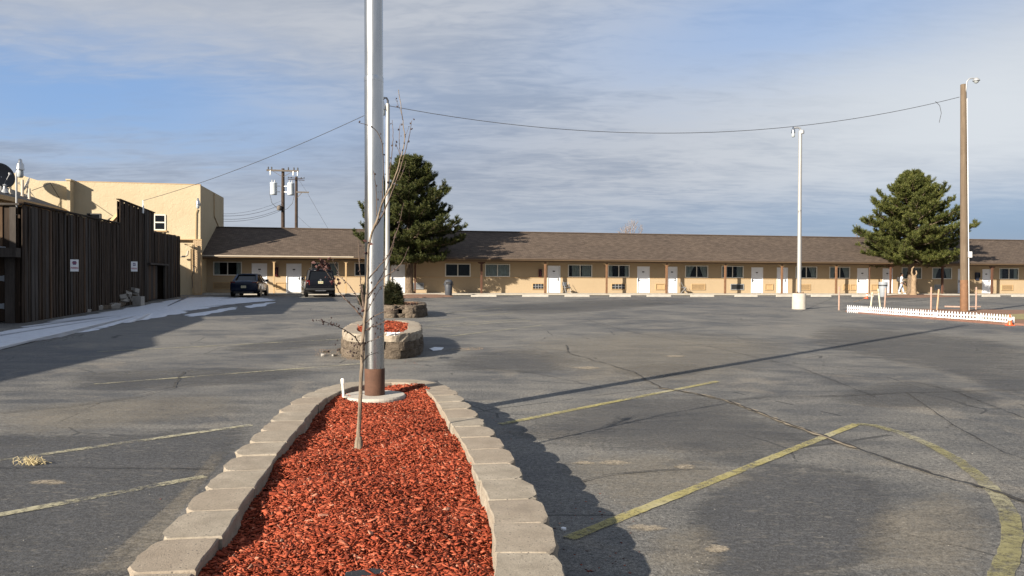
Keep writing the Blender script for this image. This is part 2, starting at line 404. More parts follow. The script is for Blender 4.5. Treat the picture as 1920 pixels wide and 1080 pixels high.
def m_snow():
    t = NT('packed_snow')
    # driven-over snow: long streaks of bare asphalt along the tyre tracks
    v = t.map((2.2, .16, 1), (0, 0, -math.radians(15)))
    st = t.noise(1.0, 6, .62, v, .5); n = t.noise(2.2, 6, .7)
    f = t.math('ADD', t.math('MULTIPLY', st, .65), t.math('MULTIPLY', n, .35))
    vc = t.node('ShaderNodeVertexColor', layer_name='cover').outputs[0]
    sp = t.node('ShaderNodeSeparateColor'); t.L.new(vc, sp.inputs[0])
    f = t.math('ADD', f, t.math('MULTIPLY', t.math('SUBTRACT', sp.outputs[0], .5), .34))
    k = t.rng(f, .43, .51)
    c = t.mix(k, (.06, .06, .062), (.62, .645, .69))
    c = t.mix(t.rng(t.noise(5, 6, .7), .45, .7), c, (.48, .50, .54)); c = t.mix(t.math('MULTIPLY', t.rng(t.noise(14, 5, .75), .6, .7), .5), c, (.30, .28, .25))
    t.bump(n, .5, .04); t.fin(c, .6, 0, .3)
    tr = t.node('ShaderNodeBsdfTransparent'); mx = t.node('ShaderNodeMixShader'); t.L.new(t.rng(f, .45, .53, .06, .96), mx.inputs[0]); t.L.new(tr.outputs[0], mx.inputs[1]); t.L.new(t.b.outputs[0], mx.inputs[2]); t.L.new(mx.outputs[0], t.out.inputs[0])
    return t.m
def m_needles(name, a, b, d):
    t = NT(name)
    c = t.ramp(t.island(), [(0, a), (.55, b), (1, d)])
    c = t.mix(.7, c, t.mix(t.rng(t.noise(1.1, 3, .6), .3, .7), (.6, .62, .6), (1.3, 1.3, 1.15)), 'MULTIPLY')
    t.fin(c, .6, 0, .25)
    tl = t.node('ShaderNodeBsdfTranslucent'); t.L.new(c, tl.inputs[0])
    mx = t.node('ShaderNodeMixShader'); mx.inputs[0].default_value = .25
    t.L.new(t.b.outputs[0], mx.inputs[1]); t.L.new(tl.outputs[0], mx.inputs[2]); t.L.new(mx.outputs[0], t.out.inputs[0])
    return t.m
def m_galv():
    t = NT('galvanised_steel')
    n = t.noise(3.5, 5, .65, t.map((3, 3, .5))); f = t.noise(14, 5, .7, t.map((2, 2, .2)))
    c = t.mix(t.rng(n, .3, .7), (.42, .43, .43), (.55, .555, .55))
    c = t.mix(t.math('MULTIPLY', t.rng(t.noise(7, 5, .75, t.map((4, 4, .25))), .6, .75), .35), c, (.33, .32, .31))
    c = t.mix(.25, c, t.mix(f, (.75, .75, .75), (1.2, 1.2, 1.2)), 'MULTIPLY')
    t.bump(t.noise(90, 3), .08, .003)
    return t.fin(c, t.rng(n, .3, .7, .24, .33), 1.0, .5)
def m_car(name, c):
    t = NT(name)
    dirt = t.rng(t.noise(5, 5, .6), .3, .8)
    cc = t.mix(t.math('MULTIPLY', dirt, .025), c, (.2, .18, .15))
    t.fin(cc, .25, .0, .2); t.b.inputs['Coat Weight'].default_value = .2; t.b.inputs['Coat Roughness'].default_value = .08
    return t.m
def m_plain(name, c, rough=.5, metal=0., spec=.5):
    t = NT(name); c2 = t.mix(t.rng(t.noise(12, 4), .3, .7), tone(c, .86), tone(c, 1.1)); return t.fin(c2, rough, metal, spec)
def m_bark(name, c1, c2):
    t = NT(name); v = t.map((7, 7, 1.6)); n = t.noise(2.4, 6, .7, v, .6); w = t.vor(3.0, v)
    c = t.mix(t.rng(t.math('ADD', t.math('MULTIPLY', n, .6), t.math('MULTIPLY', w, .4)), .25, .7), c1, c2)
    t.bump(t.math('ADD', n, w), .8, .04); return t.fin(c, .92, 0, .2)
def m_pole_wood():
    t = NT('weathered_pole_wood'); v = t.map((22, 22, .7)); n = t.noise(1.6, 6, .7, v, .3)
    c = t.mix(t.rng(n, .3, .7), (.085, .064, .045), (.165, .126, .088))
    c = t.mix(t.math('MULTIPLY', t.rng(t.noise(1.2, 4), .5, .7), .5), c, (.075, .052, .034))
    t.bump(n, .6, .015); return t.fin(c, .9, 0, .2)
M = dict(
    asphalt=m_asphalt(), block=m_block(), mulch=m_mulch(), stucco=m_stucco(), motel=m_motel(), shingle=m_shingle(), glass=m_glass(), snow=m_snow(), galv=m_galv(),
    yellow=m_paint('faded_yellow_paint', (.42, .35, .12), .50), yellow_strong=m_paint('yellow_paint', (.36, .315, .13), .54), cream_line=m_paint('cream_paint', (.40, .37, .25), .515),
    faint=m_paint('nearly_gone_paint', (.27, .25, .18), .43), arc=m_paint('mustard_paint', (.24, .22, .11), .525), seal=m_patch('sealed_asphalt', (.066, .067, .069), .50, .22, .045, 3.2, None, .74, .65), seal_soft=m_patch('thin_sealed_asphalt', (.070, .070, .071), .51, .20, .07, 2.2, None, .5, .4), dust=m_patch('tan_dust', (.215, .19, .15), .54, .18, .07, 5.5, None, .40), sand=m_patch('pale_sand', (.29, .245, .18), .535, .16, .05, 11.0, None, .7),
    boards=m_boards('dark_weathered_boards', (.014, .0095, .0065), (.052, .032, .019), (.092, .062, .040)),
    boards_grey=m_boards('grey_weathered_boards', (.026, .022, .019), (.065, .054, .046), (.085, .073, .064)),
    boards_warm=m_boards('brown_weathered_boards', (.040, .022, .012), (.12, .07, .038), (.15, .10, .06)),
    rust=simple('rusted_steel', (.085, .042, .026), .85, .1, .35, 9, 80, .3), concrete=simple('pale_concrete', (.37, .34, .29), .9, 0, .2, 5, 70, .35),
    concrete_dim=simple('grey_concrete', (.30, .28, .25), .9, 0, .22, 4, 60, .35), rough_stone=simple('rough_split_stone', (.165, .132, .10), .95, 0, .5, 9, 40, 1.0, .05, .2, .6),
    white=simple('white_paint', (.74, .75, .76), .5, 0, .06, 3, 40, .05), white_door=simple('white_door_paint', (.72, .74, .77), .45, 0, .05, 2, 40, .04), off_white=simple('off_white_vinyl', (.66, .63, .55), .5, 0, .06, 3, 40, .05),
    tan=simple('tan_trim', (.41, .28, .145), .75, 0, .12, 4, 50, .1), brown_post=simple('brown_post_stain', (.15, .078, .040), .8, 0, .3, 6, 60, .3), dark_post=simple('dark_brown_post', (.085, .038, .022), .8, 0, .3, 6, 60, .3),
    dark=simple('dark_interior', (.012, .012, .013), .9, 0, .3, 3, 20, 0), soffit=simple('brown_soffit', (.20, .135, .08), .85, 0, .15, 3, 30, .1), fascia=simple('brown_fascia', (.11, .08, .06), .7, 0, .15, 3, 30, .1), gutter=simple('cream_gutter', (.42, .36, .28), .5, 0, .08, 3, 30, .05),
    curtain=simple('pale_curtain', (.50, .52, .50), .9, 0, .15, 4, 30, .2), curtain_green=simple('olive_curtain', (.28, .27, .19), .9, 0, .15, 4, 30, .2),
    grey_metal=simple('grey_metal', (.30, .31, .32), .5, .3, .15, 6, 50, .1), white_metal=simple('white_metal', (.70, .71, .70), .4, .2, .08, 5, 50, .05), dark_metal=simple('dark_metal', (.05, .052, .056), .5, .4, .25, 6, 50, .1),
    pole_white=simple('painted_steel_pole', (.33, .33, .32), .42, .25, .1, 4, 40, .05), lens=m_plain('lamp_lens', (.34, .37, .38), .2), black=m_plain('black_plastic', (.016, .016, .017), .5), rubber=m_plain('tyre_rubber', (.018, .018, .019), .85),
    plastic_grey=simple('grey_plastic', (.22, .24, .26), .55, 0, .12, 5, 40, .05), plastic_dark=simple('charcoal_plastic', (.045, .05, .06), .5, 0, .2, 5, 40, .05),
    wood_pole=m_pole_wood(), creosote=simple('creosoted_pole', (.045, .030, .022), .9, 0, .35, 5, 40, .3), grey_arm=simple('grey_crossarm', (.13, .112, .095), .9, 0, .25, 5, 40, .3), transformer=simple('transformer_grey', (.52, .56, .58), .4, 0, .08, 4, 30, .03),
    wire=m_plain('black_wire', (.03, .03, .033), .6), pvc=m_plain('pvc', (.78, .76, .68), .35),
    orange=m_plain('orange_plastic', (.75, .10, .025), .45), red_cab=m_plain('dark_red_box', (.11, .018, .018), .4), blue_box=m_plain('dark_blue_box', (.018, .025, .05), .4),
    stake_pink=simple('faded_pink_post', (.30, .205, .16), .75, 0, .25, 10, 50, .1), stake_cream=simple('cream_post', (.44, .41, .31), .75, 0, .15, 10, 50, .1), stake_wood=simple('weathered_stake', (.36, .24, .15), .85, 0, .25, 10, 50, .2),
    red_kerb=simple('faded_red_paint', (.17, .085, .062), .8, 0, .3, 5, 50, .2), dirt=simple('brown_dirt', (.17, .095, .06), .95, 0, .35, 3, 30, .5, .03), dry_grass=simple('winter_turf', (.22, .19, .085), .95, 0, .35, 4, 40, .6, .03),
    straw=m_plain('straw', (.52, .43, .24), .8), weed=m_plain('weed_green', (.10, .12, .035), .8),
    needles_a=m_needles('pine_needles_dark', (.022, .032, .010), (.060, .075, .022), (.135, .130, .042)), needles_b=m_needles('pine_needles_olive', (.032, .045, .012), (.085, .100, .026), (.165, .160, .048)),
    bush=m_needles('juniper_foliage', (.012, .017, .008), (.030, .036, .015), (.06, .05, .022)),
    bark=m_bark('pine_bark', (.05, .036, .027), (.20, .15, .105)), bark_pale=m_bark('barkless_wood', (.16, .11, .07), (.32, .235, .15)), twig=m_bark('sapling_bark', (.12, .092, .068), (.27, .218, .162)), twig_dark=m_bark('dark_twig', (.06, .042, .034), (.16, .12, .095)), twig_far=m_plain('far_twigs', (.25, .205, .18), .9),
    bud=m_plain('dried_berry', (.026, .013, .012), .7), dead_leaf=m_plain('dried_leaf', (.06, .022, .018), .8),
    car_blue=m_car('dark_blue_car_paint', (.004, .009, .024)), car_black=m_car('navy_black_car_paint', (.0025, .003, .006)), car_glass=m_plain('tinted_glass', (.006, .007, .009), .08, 0, .3), tail=m_plain('tail_lamp_red', (.09, .008, .008), .2), rim=m_plain('alloy_rim', (.45, .46, .47), .3, .8), chrome=m_plain('chrome_trim', (.6, .6, .62), .15, .9), plate=m_plain('licence_plate', (.52, .53, .34), .4),
    skin=m_plain('skin', (.22, .12, .08), .55), cloth_white=simple('white_hoodie_cloth', (.66, .66, .66), .9, 0, .1, 8, 60, .2), denim=simple('pale_denim', (.34, .40, .50), .9, 0, .15, 8, 60, .2), hair=m_plain('black_hair', (.008, .007, .007), .6),
    sign_red=m_plain('sign_red', (.35, .06, .08), .5), sign_blue=m_plain('sign_navy', (.09, .06, .16), .5), ice=simple('dirty_ice', (.72, .74, .77), .35, 0, .08, 6, 50, .1), brick=simple('painted_brick', (.45, .33, .20), .88, 0, .15, 6, 50, .3),
    crack_dark=simple('crack_grit', (.028, .026, .024), .95, 0, .3, 6, 60, .3), crack_tan=simple('crack_sand', (.23, .19, .135), .95, 0, .3, 6, 60, .3),
    seat=simple('grey_seat', (.10, .115, .135), .7, 0, .15, 6, 40, .1), dish_dark=simple('dark_dish_mesh', (.035, .036, .04), .6, .2, .2, 6, 40, .1), dark_roof=simple('dark_roofing', (.04, .042, .046), .85, 0, .3, 4, 40, .3),
)
# ================================================================== ground
def flat(name, pts, mat, z, parent=None, kind='structure'):
    mb = MB(); mb.add([(p[0], p[1], z) for p in pts], [tuple(range(len(pts)))])
    me = mb.mesh(name, mat); fix_normals(me)
    if me.polygons[0].normal.z < 0: me.flip_normals()
    o = place(name, me, parent)
    if kind: o['kind'] = kind
    return o
ground = flat('parking_lot', [(-400, -300), (400, -300), (400, 700), (-400, 700)], M['asphalt'], 0.0)

def strip(name, pix, width, mat, z, parent=ground, wob=0.0, step=.07, taper=False, pts=None):
    """a painted line or crack on the asphalt through photo points"""
    p = pts or [gp(*q) for q in pix]; q = []
    for a, b in zip(p, p[1:]):
        n = max(1, int((b-a).length/step))
        q += [a.lerp(b, i/n) for i in range(n)]
    q.append(p[-1]); rnd = random.Random(len(q)*31+int(p[0].x*100))
    if wob:
        off = 0
        for i in range(1, len(q)-1):
            off = off*.6+rnd.uniform(-wob, wob); q[i] = q[i]+Vector((off*.7, off, 0))
    vs = []
    for i, c in enumerate(q):
        d = (q[min(i+1, len(q)-1)]-q[max(i-1, 0)]).normalized(); n = Vector((-d.y, d.x, 0))
        w = width/2
        w *= rnd.uniform(.35, 1.3) if wob else rnd.uniform(.86, 1.08)
        if taper: w *= min(1, .15+min(i, len(q)-1-i)*.3)
        vs += [(c.x+n.x*w, c.y+n.y*w, z), (c.x-n.x*w, c.y-n.y*w, z)]
    fs = [(2*i, 2*i+1, 2*i+3, 2*i+2) for i in range(len(q)-1)]
    mb = MB(); mb.add(vs, fs); me = mb.mesh(name, mat); fix_normals(me)
    if me.polygons[0].normal.z < 0: me.flip_normals()
    return place(name, me, parent)
def wear_patch(name, pix, mat, z, seed=0):
    rnd = random.Random(seed); P = [gp(*q) for q in pix]; L = smooth_pts(P); c = sum(L, Vector())/len(L); k = len(L); vs = []; cov = []
    for r, v in ((1.12, 0.), (1.0, .3), (.85, .6), (.6, .9), (.3, 1.)):
        for p in L: q = c+(p-c)*r; vs.append((q.x, q.y, z)); cov.append(v)
    fs = [(r*k+i, r*k+(i+1) % k, (r+1)*k+(i+1) % k, (r+1)*k+i) for r in range(4) for i in range(k)]+[tuple(4*k+i for i in range(k))]
    mb = MB(); mb.add(vs, fs); me = mb.mesh(name, mat); fix_normals(me)
    if me.polygons[0].normal.z < 0: me.flip_normals()
    at_ = me.color_attributes.new('cover', 'FLOAT_COLOR', 'POINT'); at_.data.foreach_set('color', [x for v in cov for x in (v, v, v, 1)])
    return place(name, me, ground)
def smooth_pts(P):
    n = len(P); out = []
    for i in range(n):
        a, b, c, d = P[i-1], P[i], P[(i+1) % n], P[(i+2) % n]
        for k in range(6): t = k/6; out.append(.5*((2*b)+(c-a)*t+(2*a-5*b+4*c-d)*t*t+(3*b-a-3*c+d)*t**3))
    return out
seals = [[(-60, 825), (200, 815), (450, 800), (425, 860), (360, 930), (280, 1000), (200, 1080), (-60, 1100)], [(1345, 905), (1480, 868), (1620, 890), (1690, 960), (1650, 1040), (1560, 1100), (1330, 1090), (1290, 990)],
         [(950, 800), (1150, 750), (1330, 742), (1450, 790), (1540, 832), (1420, 868), (1230, 850), (1020, 832)], [(1560, 612), (1760, 625), (1940, 655), (1940, 745), (1780, 700), (1640, 672), (1520, 640)],
         [(860, 668), (980, 655), (1080, 672), (1060, 695), (930, 700), (840, 690)], [(160, 700), (420, 690), (600, 694), (500, 716), (300, 730), (150, 728)], [(1150, 690), (1260, 680), (1340, 690), (1280, 706), (1180, 706)],
         [(900, 575), (1150, 562), (1300, 566), (1160, 580), (980, 590)], [(1560, 740), (1700, 715), (1880, 745), (1800, 765), (1640, 765)], [(560, 632), (640, 625), (640, 645), (480, 660), (420, 652)]]
for i, p in enumerate(seals): wear_patch('sealed_patch', p, M['seal' if i in (0, 1) else 'seal_soft'], .0012+.0001*i, i)
dusts = [[(240, 1090), (320, 990), (385, 905), (425, 850), (400, 850), (340, 920), (270, 985), (170, 1080)], [(1040, 870), (1180, 845), (1340, 862), (1420, 900), (1280, 930), (1180, 960), (1090, 915)], [(980, 640), (1250, 620), (1480, 640), (1440, 690), (1240, 730), (1040, 700)],
         [(1640, 960), (1780, 920), (1860, 980), (1840, 1080), (1700, 1090), (1600, 1040)], [(1230, 1000), (1330, 985), (1360, 1050), (1290, 1090), (1210, 1060)], [(0, 770), (240, 745), (420, 740), (470, 770), (260, 800), (0, 815)], [(610, 655), (660, 648), (665, 672), (630, 676), (590, 670)], [(830, 655), (905, 650), (900, 657), (840, 660)]]
for i, p in enumerate(dusts): wear_patch('dust_patch', p, M['dust'], .0026+.0001*i, i)
for i, (x, y, w, h) in enumerate(((1095, 868, 26, 4), (1150, 868, 36, 4.5), (1285, 876, 22, 6), (1212, 990, 42, 7), (1345, 1030, 26, 9), (1100, 690, 30, 3), (1265, 668, 22, 2), (90, 905, 40, 5))):
    wear_patch('sand_patch', [(x-w, y), (x-w*.4, y-h), (x+w*.5, y-h*.8), (x+w, y+h*.2), (x+w*.3, y+h), (x-w*.5, y+h*.8)], M['sand'], .0036+.0001*i, i)
W = .09
strip('parking_line', [(-60, 873), (472, 797.5)], W, M['cream_line'], .0065)
strip('parking_line', [(-60, 978), (385, 894)], W, M['cream_line'], .0065)
strip('parking_line', [(938, 796), (1346, 715.5)], W, M['yellow_strong'], .0065)
strip('parking_line', [(1066, 1011), (1606, 796)], .085, M['yellow_strong'], .0065)
arc = [(1606, 796), (1640, 799), (1690, 813), (1745, 836), (1795, 864), (1838, 897), (1872, 932), (1893, 968), (1899, 1005), (1891, 1045), (1872, 1090), (1840, 1150)]
strip('parking_line', arc, .11, M['arc'], .0090, step=.07)
for a in ([(176, 721), (684, 682)], [(182, 660), (646, 636)]): strip('parking_line', a, .09, M['cream_line'], .0065)
for a in ([(640, 648), (60, 676)], [(700, 690), (90, 703)], [(0, 832), (150, 814)], [(898, 650), (1062, 628)], [(1250, 700), (1160, 716)]): strip('parking_line', a, .09, M['faint'], .0065)
for a in ([(832, 632), (1016, 610)], [(795, 612), (985, 598)], [(800, 602), (962, 587)], [(835, 587), (940, 578)], [(790, 616), (995, 601)]): strip('parking_line', a, .09, M['cream_line'], .0065)
for a in ([(1762, 632), (1935, 634)], [(1768, 634), (1935, 650)], [(1420, 585), (1500, 600)], [(1690, 640), (1930, 668)], [(1820, 578), (1700, 569)], [(1560, 625), (1660, 630)]): strip('parking_line', a, .09, M['faint'], .0065)
main_crack = [(1236, 728), (1300, 738), (1362, 752), (1430, 777), (1480, 797), (1545, 819), (1610, 843), (1680, 869), (1760, 895), (1850, 919), (1935, 948)]
strip('crack', main_crack[:7], .055, M['crack_tan'], .0115, wob=.02, step=.08)
strip('crack', main_crack, .034, M['crack_dark'], .0135, wob=.014, step=.06)
for c, w in (([(1362, 752), (1440, 745), (1560, 743), (1700, 737), (1940, 731)], .035), ([(1062, 648), (1066, 664), (1086, 668), (1130, 682), (1190, 700), (1238, 728)], .035),
             ([(-20, 879), (110, 877), (240, 879), (392, 882)], .025), ([(1370, 690), (1520, 700), (1700, 713), (1790, 735), (1940, 792)], .022),
             ([(0, 776), (140, 762), (260, 745), (322, 729), (332, 712), (345, 698)], .025), ([(1100, 600), (1180, 622), (1330, 650), (1500, 690), (1640, 745)], .02),
             ([(1090, 905), (1140, 893), (1230, 885), (1330, 882)], .02), ([(1560, 560), (1500, 585), (1330, 592)], .03), ([(795, 700), (905, 690), (1000, 700), (1130, 728)], .02),
             ([(1700, 737), (1790, 800), (1880, 850), (1935, 868)], .018), ([(350, 705), (700, 690), (900, 660)], .018)):
    strip('crack', c, w*.62, M['crack_dark'], .0135, wob=w*.7, step=.12)

# ================================================================== motel
P0, P1 = gp(390, 552.3), gp(1910, 553.2)
A = math.atan2(P1.y-P0.y, P1.x-P0.x)
U, V = Vector((math.cos(A), math.sin(A), 0)), Vector((-math.sin(A), math.cos(A), 0))
WALL = 1.35; FLOOR = .10
def to_local(p): d = Vector((p.x-P0.x, p.y-P0.y, 0)); return d.dot(U), d.dot(V)
def on_plane(px, py, w):
    """where the view ray meets the motel's vertical plane w behind the posts: (s, z)"""
    d = ray(px, py); o = Vector((0, 0, CAM_H)); q = P0+V*w
    t = (q-o).dot(V)/d.dot(V); p = o+d*t
    return (p-P0).dot(U), p.z
def S(px, w=WALL, py=520): return on_plane(px, py, w)[0]
def world(s, w, z=0.0): p = P0+U*s+V*w; return Vector((p.x, p.y, z))
motel = thing('motel', 'long single storey tan motel wing with brown shingle roof and white doors', 'motel', P0, A)
S0, S1 = S(376, 0), S(1990)+4
DOOR_H, WIN0, WIN1, LEDGE = 2.10, 1.33, 2.29, 1.30
doors = [(472, 500.8, 0), (536.8, 565.3, 1), (732.6, 759.3, 0), (1026.7, 1050.6, 1), (1194.6, 1218, 0), (1251, 1269.8, 1), (1408.5, 1430.6, 0), (1456.5, 1477, 1), (1607, 1627.8, 0), (1654.8, 1673.7, 1), (1796, 1816, 0), (1841.7, 1858.3, 1)]
wins = [(400.2, 453.3, 'sides'), (583.5, 634.8, 'olive'), (664.6, 713, 'dark'), (834.6, 882, 'dark'), (909.3, 956, 'closed'), (1065, 1110, 'both'), (1140, 1180, 'sides'), (1284.6, 1327.4, 'tied'), (1352.8, 1393.7, 'both2'), (1491.5, 1531.7, 'tied'), (1555, 1593.3, 'tied'), (1690.6, 1728, 'tied'), (1747.6, 1784.4, 'tied'), (1873.3, 1909.7, 'sides')]
openings = sorted([(S(a), S(b), FLOOR, FLOOR+DOOR_H) for a, b, _ in doors]+[(S(a), S(b), WIN0, WIN1) for a, b, _ in wins])
wall = MB(); x = S0; T = .18; WTOP = 2.85
for a, b, z0, z1 in openings:
    wall.box(x, a, WALL, WALL+T, 0, WTOP)
    if z0 > FLOOR+.01: wall.box(a, b, WALL, WALL+T, 0, z0)
    else: wall.box(a, b, WALL+.02, WALL+T, 0, FLOOR+.02)
    wall.box(a, b, WALL, WALL+T, z1, WTOP); x = b
wall.box(x, S1, WALL, WALL+T, 0, WTOP)
wall.box(S0, S0+.18, WALL+T, 9.2, 0, WTOP); wall.box(S1-.18, S1, WALL+T, 9.2, 0, WTOP); wall.box(S0+.18, S1-.18, 9.0, 9.2, 0, WTOP)
wall.build('wall', M['motel'], motel)
ledge = MB(); x = S0
for a, b, z0, z1 in openings+[(S1, S1, 0, 0)]:
    if z0 <= FLOOR+.01:
        if a-x > .1: ledge.box(x, a-.06, WALL-.022, WALL-.003, LEDGE-.05, LEDGE)
        x = b+.06
ledge.build('wall_ledge', M['tan'], motel)
# roof: two shingled slopes, fascia and soffit
EAVE_W, EAVE_Z, RIDGE_W, RIDGE_Z = -.42, 2.72, 5.0, 4.93
def slope(name, w0, z0, w1, z1, s0, s1, mat, th=.07):
    L = math.hypot(w1-w0, z1-z0); mb = MB(); mb.box(0, s1-s0, 0, L, -th, 0)
    return mb.build(name, mat, motel, loc=(s0, w0, z0), rot=(math.atan2(z1-z0, w1-w0), 0, 0))
slope('roof', EAVE_W, EAVE_Z, RIDGE_W, RIDGE_Z, S0-.02, S1+.4, M['shingle'])
slope('roof', 10.4, EAVE_Z, RIDGE_W+.001, RIDGE_Z-.002, S0-.02, S1+.4, M['shingle'])
mb = MB(); mb.bar((S0, RIDGE_W, RIDGE_Z+.012), (S1+.4, RIDGE_W, RIDGE_Z+.012), .26, .03); mb.build('ridge_cap', M['fascia'], motel)
sg = S(663, EAVE_W, 480)
mb = MB(); mb.box(S0-.02, sg, EAVE_W-.035, EAVE_W-.004, EAVE_Z-.085, EAVE_Z-.005); mb.build('gutter', M['gutter'], motel)
mb = MB(); mb.box(sg+.01, S1+.4, EAVE_W-.03, EAVE_W-.004, EAVE_Z-.085, EAVE_Z-.012); mb.build('fascia', M['fascia'], motel)
mb = MB(); mb.box(S0, S1+.4, EAVE_W, WALL-.004, EAVE_Z-.16, EAVE_Z-.13); mb.build('soffit', M['soffit'], motel)
mb = MB(); mb.box(S0, S1+.4, -.07, .07, EAVE_Z-.30, EAVE_Z-.165); mb.build('eave_beam', M['soffit'], motel)
# doors
def door(a, b, side):
    s0, s1 = S(a), S(b); c = (s0+s1)/2; h = FLOOR+DOOR_H; f = .06
    mb = MB(); mb.box(s0+f, s1-f, WALL+.05, WALL+.09, FLOOR+.03, h-f)
    d = mb.build('door', M['white_door'], motel)
    mb = MB()
    mb.box(s0, s0+f-.003, WALL-.015, WALL+.11, FLOOR+.021, h); mb.box(s1-f+.003, s1, WALL-.015, WALL+.11, FLOOR+.021, h); mb.box(s0+f-.003, s1-f+.003, WALL-.012, WALL+.11, h-f+.003, h)
    mb.build('door_frame', M['white'], d)
    hx = s1-f-.09 if side else s0+f+.09
    mb = MB(); mb.box(hx-.035, hx+.035, WALL+.035, WALL+.049, FLOOR+.92, FLOOR+1.14); mb.bar((hx, WALL+.01, FLOOR+1.02), (hx+(-.12 if side else .12), WALL+.01, FLOOR+1.02), .022, .022); mb.bar((hx, WALL+.036, FLOOR+1.02), (hx, WALL+.0, FLOOR+1.02), .03, .03)
    mb.build('handle', M['dark_metal'], d)
    mb = MB(); mb.box(c-.09, c+.09, WALL+.04, WALL+.049, FLOOR+1.62, FLOOR+1.71); mb.build('number_plate', M['dark_metal'], d)
    mb = MB(); mb.box(c-.02, c+.02, WALL+.043, WALL+.049, FLOOR+1.50, FLOOR+1.54); mb.build('peephole', M['grey_metal'], d)
    mb = MB(); mb.box(s0-.05, s1+.05, WALL-.05, WALL+.05, FLOOR+.0015, FLOOR+.019); mb.build('threshold', M['concrete_dim'], d)
for a, b, side in doors: door(a, b, side)
def wavy(s0, s1, z0, z1, w, mat, parent, n=18, taper=0.0, right=False):
    mb = MB(); vs = []
    for i in range(n+1):
        s = s0+(s1-s0)*i/n; y = w+.025*math.sin(i*1.9+s0)
        for j in range(5):
            k = j/4; q = s
            if taper:
                anchor = s1 if right else s0; q = anchor+(s-anchor)*(1-taper*k*(1.2-k*.35))
            vs.append((q, y, z1+(z0-z1)*k))
    fs = [(i*5+j, i*5+j+1, (i+1)*5+j+1, (i+1)*5+j) for i in range(n) for j in range(4)]
    mb.add(vs, fs); return mb.build('curtain', mat, parent, smooth=True)
def window(a, b, style):
    s0, s1 = S(a), S(b); c = (s0+s1)/2; f = .055; y0, y1 = WALL-.03, WALL+.05
    mb = MB(); mb.box(s0+f, s1-f, WALL+.020, WALL+.026, WIN0+f, WIN1-f)
    root = mb.build('window', M['glass'], motel)
    mb = MB(); mb.box(s0-.01, s1+.01, y0, y1, WIN0-.01, WIN0+f); mb.box(s0-.01, s1+.01, y0, y1, WIN1-f, WIN1+.01)
    mb.box(s0-.01, s0+f, y0+.002, y1, WIN0+f, WIN1-f); mb.box(s1-f, s1+.01, y0+.002, y1, WIN0+f, WIN1-f); mb.box(c-.03, c+.03, y0+.004, WALL+.018, WIN0+f, WIN1-f)
    mb.build('frame', M['off_white'], root)
    mb = MB(); mb.add([(s0-.3, WALL+.7, WIN0-.4), (s1+.3, WALL+.7, WIN0-.4), (s1+.3, WALL+.7, WTOP), (s0-.3, WALL+.7, WTOP),
                       (s0-.3, WALL+T+.002, WIN0-.4), (s1+.3, WALL+T+.002, WIN0-.4), (s1+.3, WALL+T+.002, WTOP), (s0-.3, WALL+T+.002, WTOP)],
                      [(0, 1, 2, 3), (0, 3, 7, 4), (1, 5, 6, 2), (0, 4, 5, 1), (3, 2, 6, 7)])
    mb.build('room_interior', M['dark'], root)
    z0, z1, cw = WIN0+f-.05, WIN1-f+.05, WALL+.11
    if style in ('sides', 'tied', 'both2'):
        g = .42 if style == 'tied' else (.22 if style == 'sides' else .3)
        wavy(s0, s0+(s1-s0)*g, z0, z1, cw, M['curtain'], root, 10, .55 if style == 'tied' else 0); wavy(s1-(s1-s0)*g*.9, s1, z0, z1, cw, M['curtain'], root, 10, .55 if style == 'tied' else 0, True)
    elif style == 'olive': wavy(s0, s0+(s1-s0)*.42, z0, z1, cw, M['curtain_green'], root, 14); wavy(c+.35, s1, z0, z1, cw, M['curtain'], root, 12)
    elif style == 'closed': wavy(s0, c-.04, z0, z1, cw, M['curtain'], root, 16); wavy(c-.02, s1, z0, z1, cw, M['curtain'], root, 16)
    elif style == 'both': wavy(s0+.35, c+.1, z0, z1, cw, M['curtain'], root, 12); wavy(c+.2, s1, z0, z1, cw, M['curtain'], root, 14)
    else: wavy(s0, s0+.1, z0, z1, cw, M['curtain'], root, 6)
for a, b, st in wins: window(a, b, st)
def grille(a, b, mat, slats, fr, z0=.42, z1=.80):
    s0, s1 = S(a, py=540), S(b, py=540); mb = MB(); e = .05
    mb.box(s0-e, s1+e, WALL-.06, WALL-.004, z0-e, z0); mb.box(s0-e, s1+e, WALL-.06, WALL-.004, z1, z1+e); mb.box(s0-e, s0, WALL-.058, WALL-.004, z0, z1); mb.box(s1, s1+e, WALL-.058, WALL-.004, z0, z1)
    root = mb.build('air_conditioner', fr, motel)
    mb = MB(); mb.box(s0, s1, WALL-.012, WALL-.005, z0, z1); mb.build('grille_back', M['dark'] if slats else fr, root)
    if slats:
        n = 5; h = (z1-z0)/n
        for i in range(n):
            mb = MB(); zc = z0+h*(i+.5); mb.bar((s0, WALL-.035, zc), (s1, WALL-.035, zc), .012, h*.62); mb.build('slat', mat, root)
        if slats > 1:
            mb = MB()
            for i in range(1, 4): q = s0+(s1-s0)*i/4; mb.box(q-.02, q+.02, WALL-.060, WALL-.051, z0, z1)
            mb.box(s0, s1, WALL-.066, WALL-.0605, (z0+z1)/2-.018, (z0+z1)/2+.018)
            mb.build('grille_bar', M['grey_metal'], root)
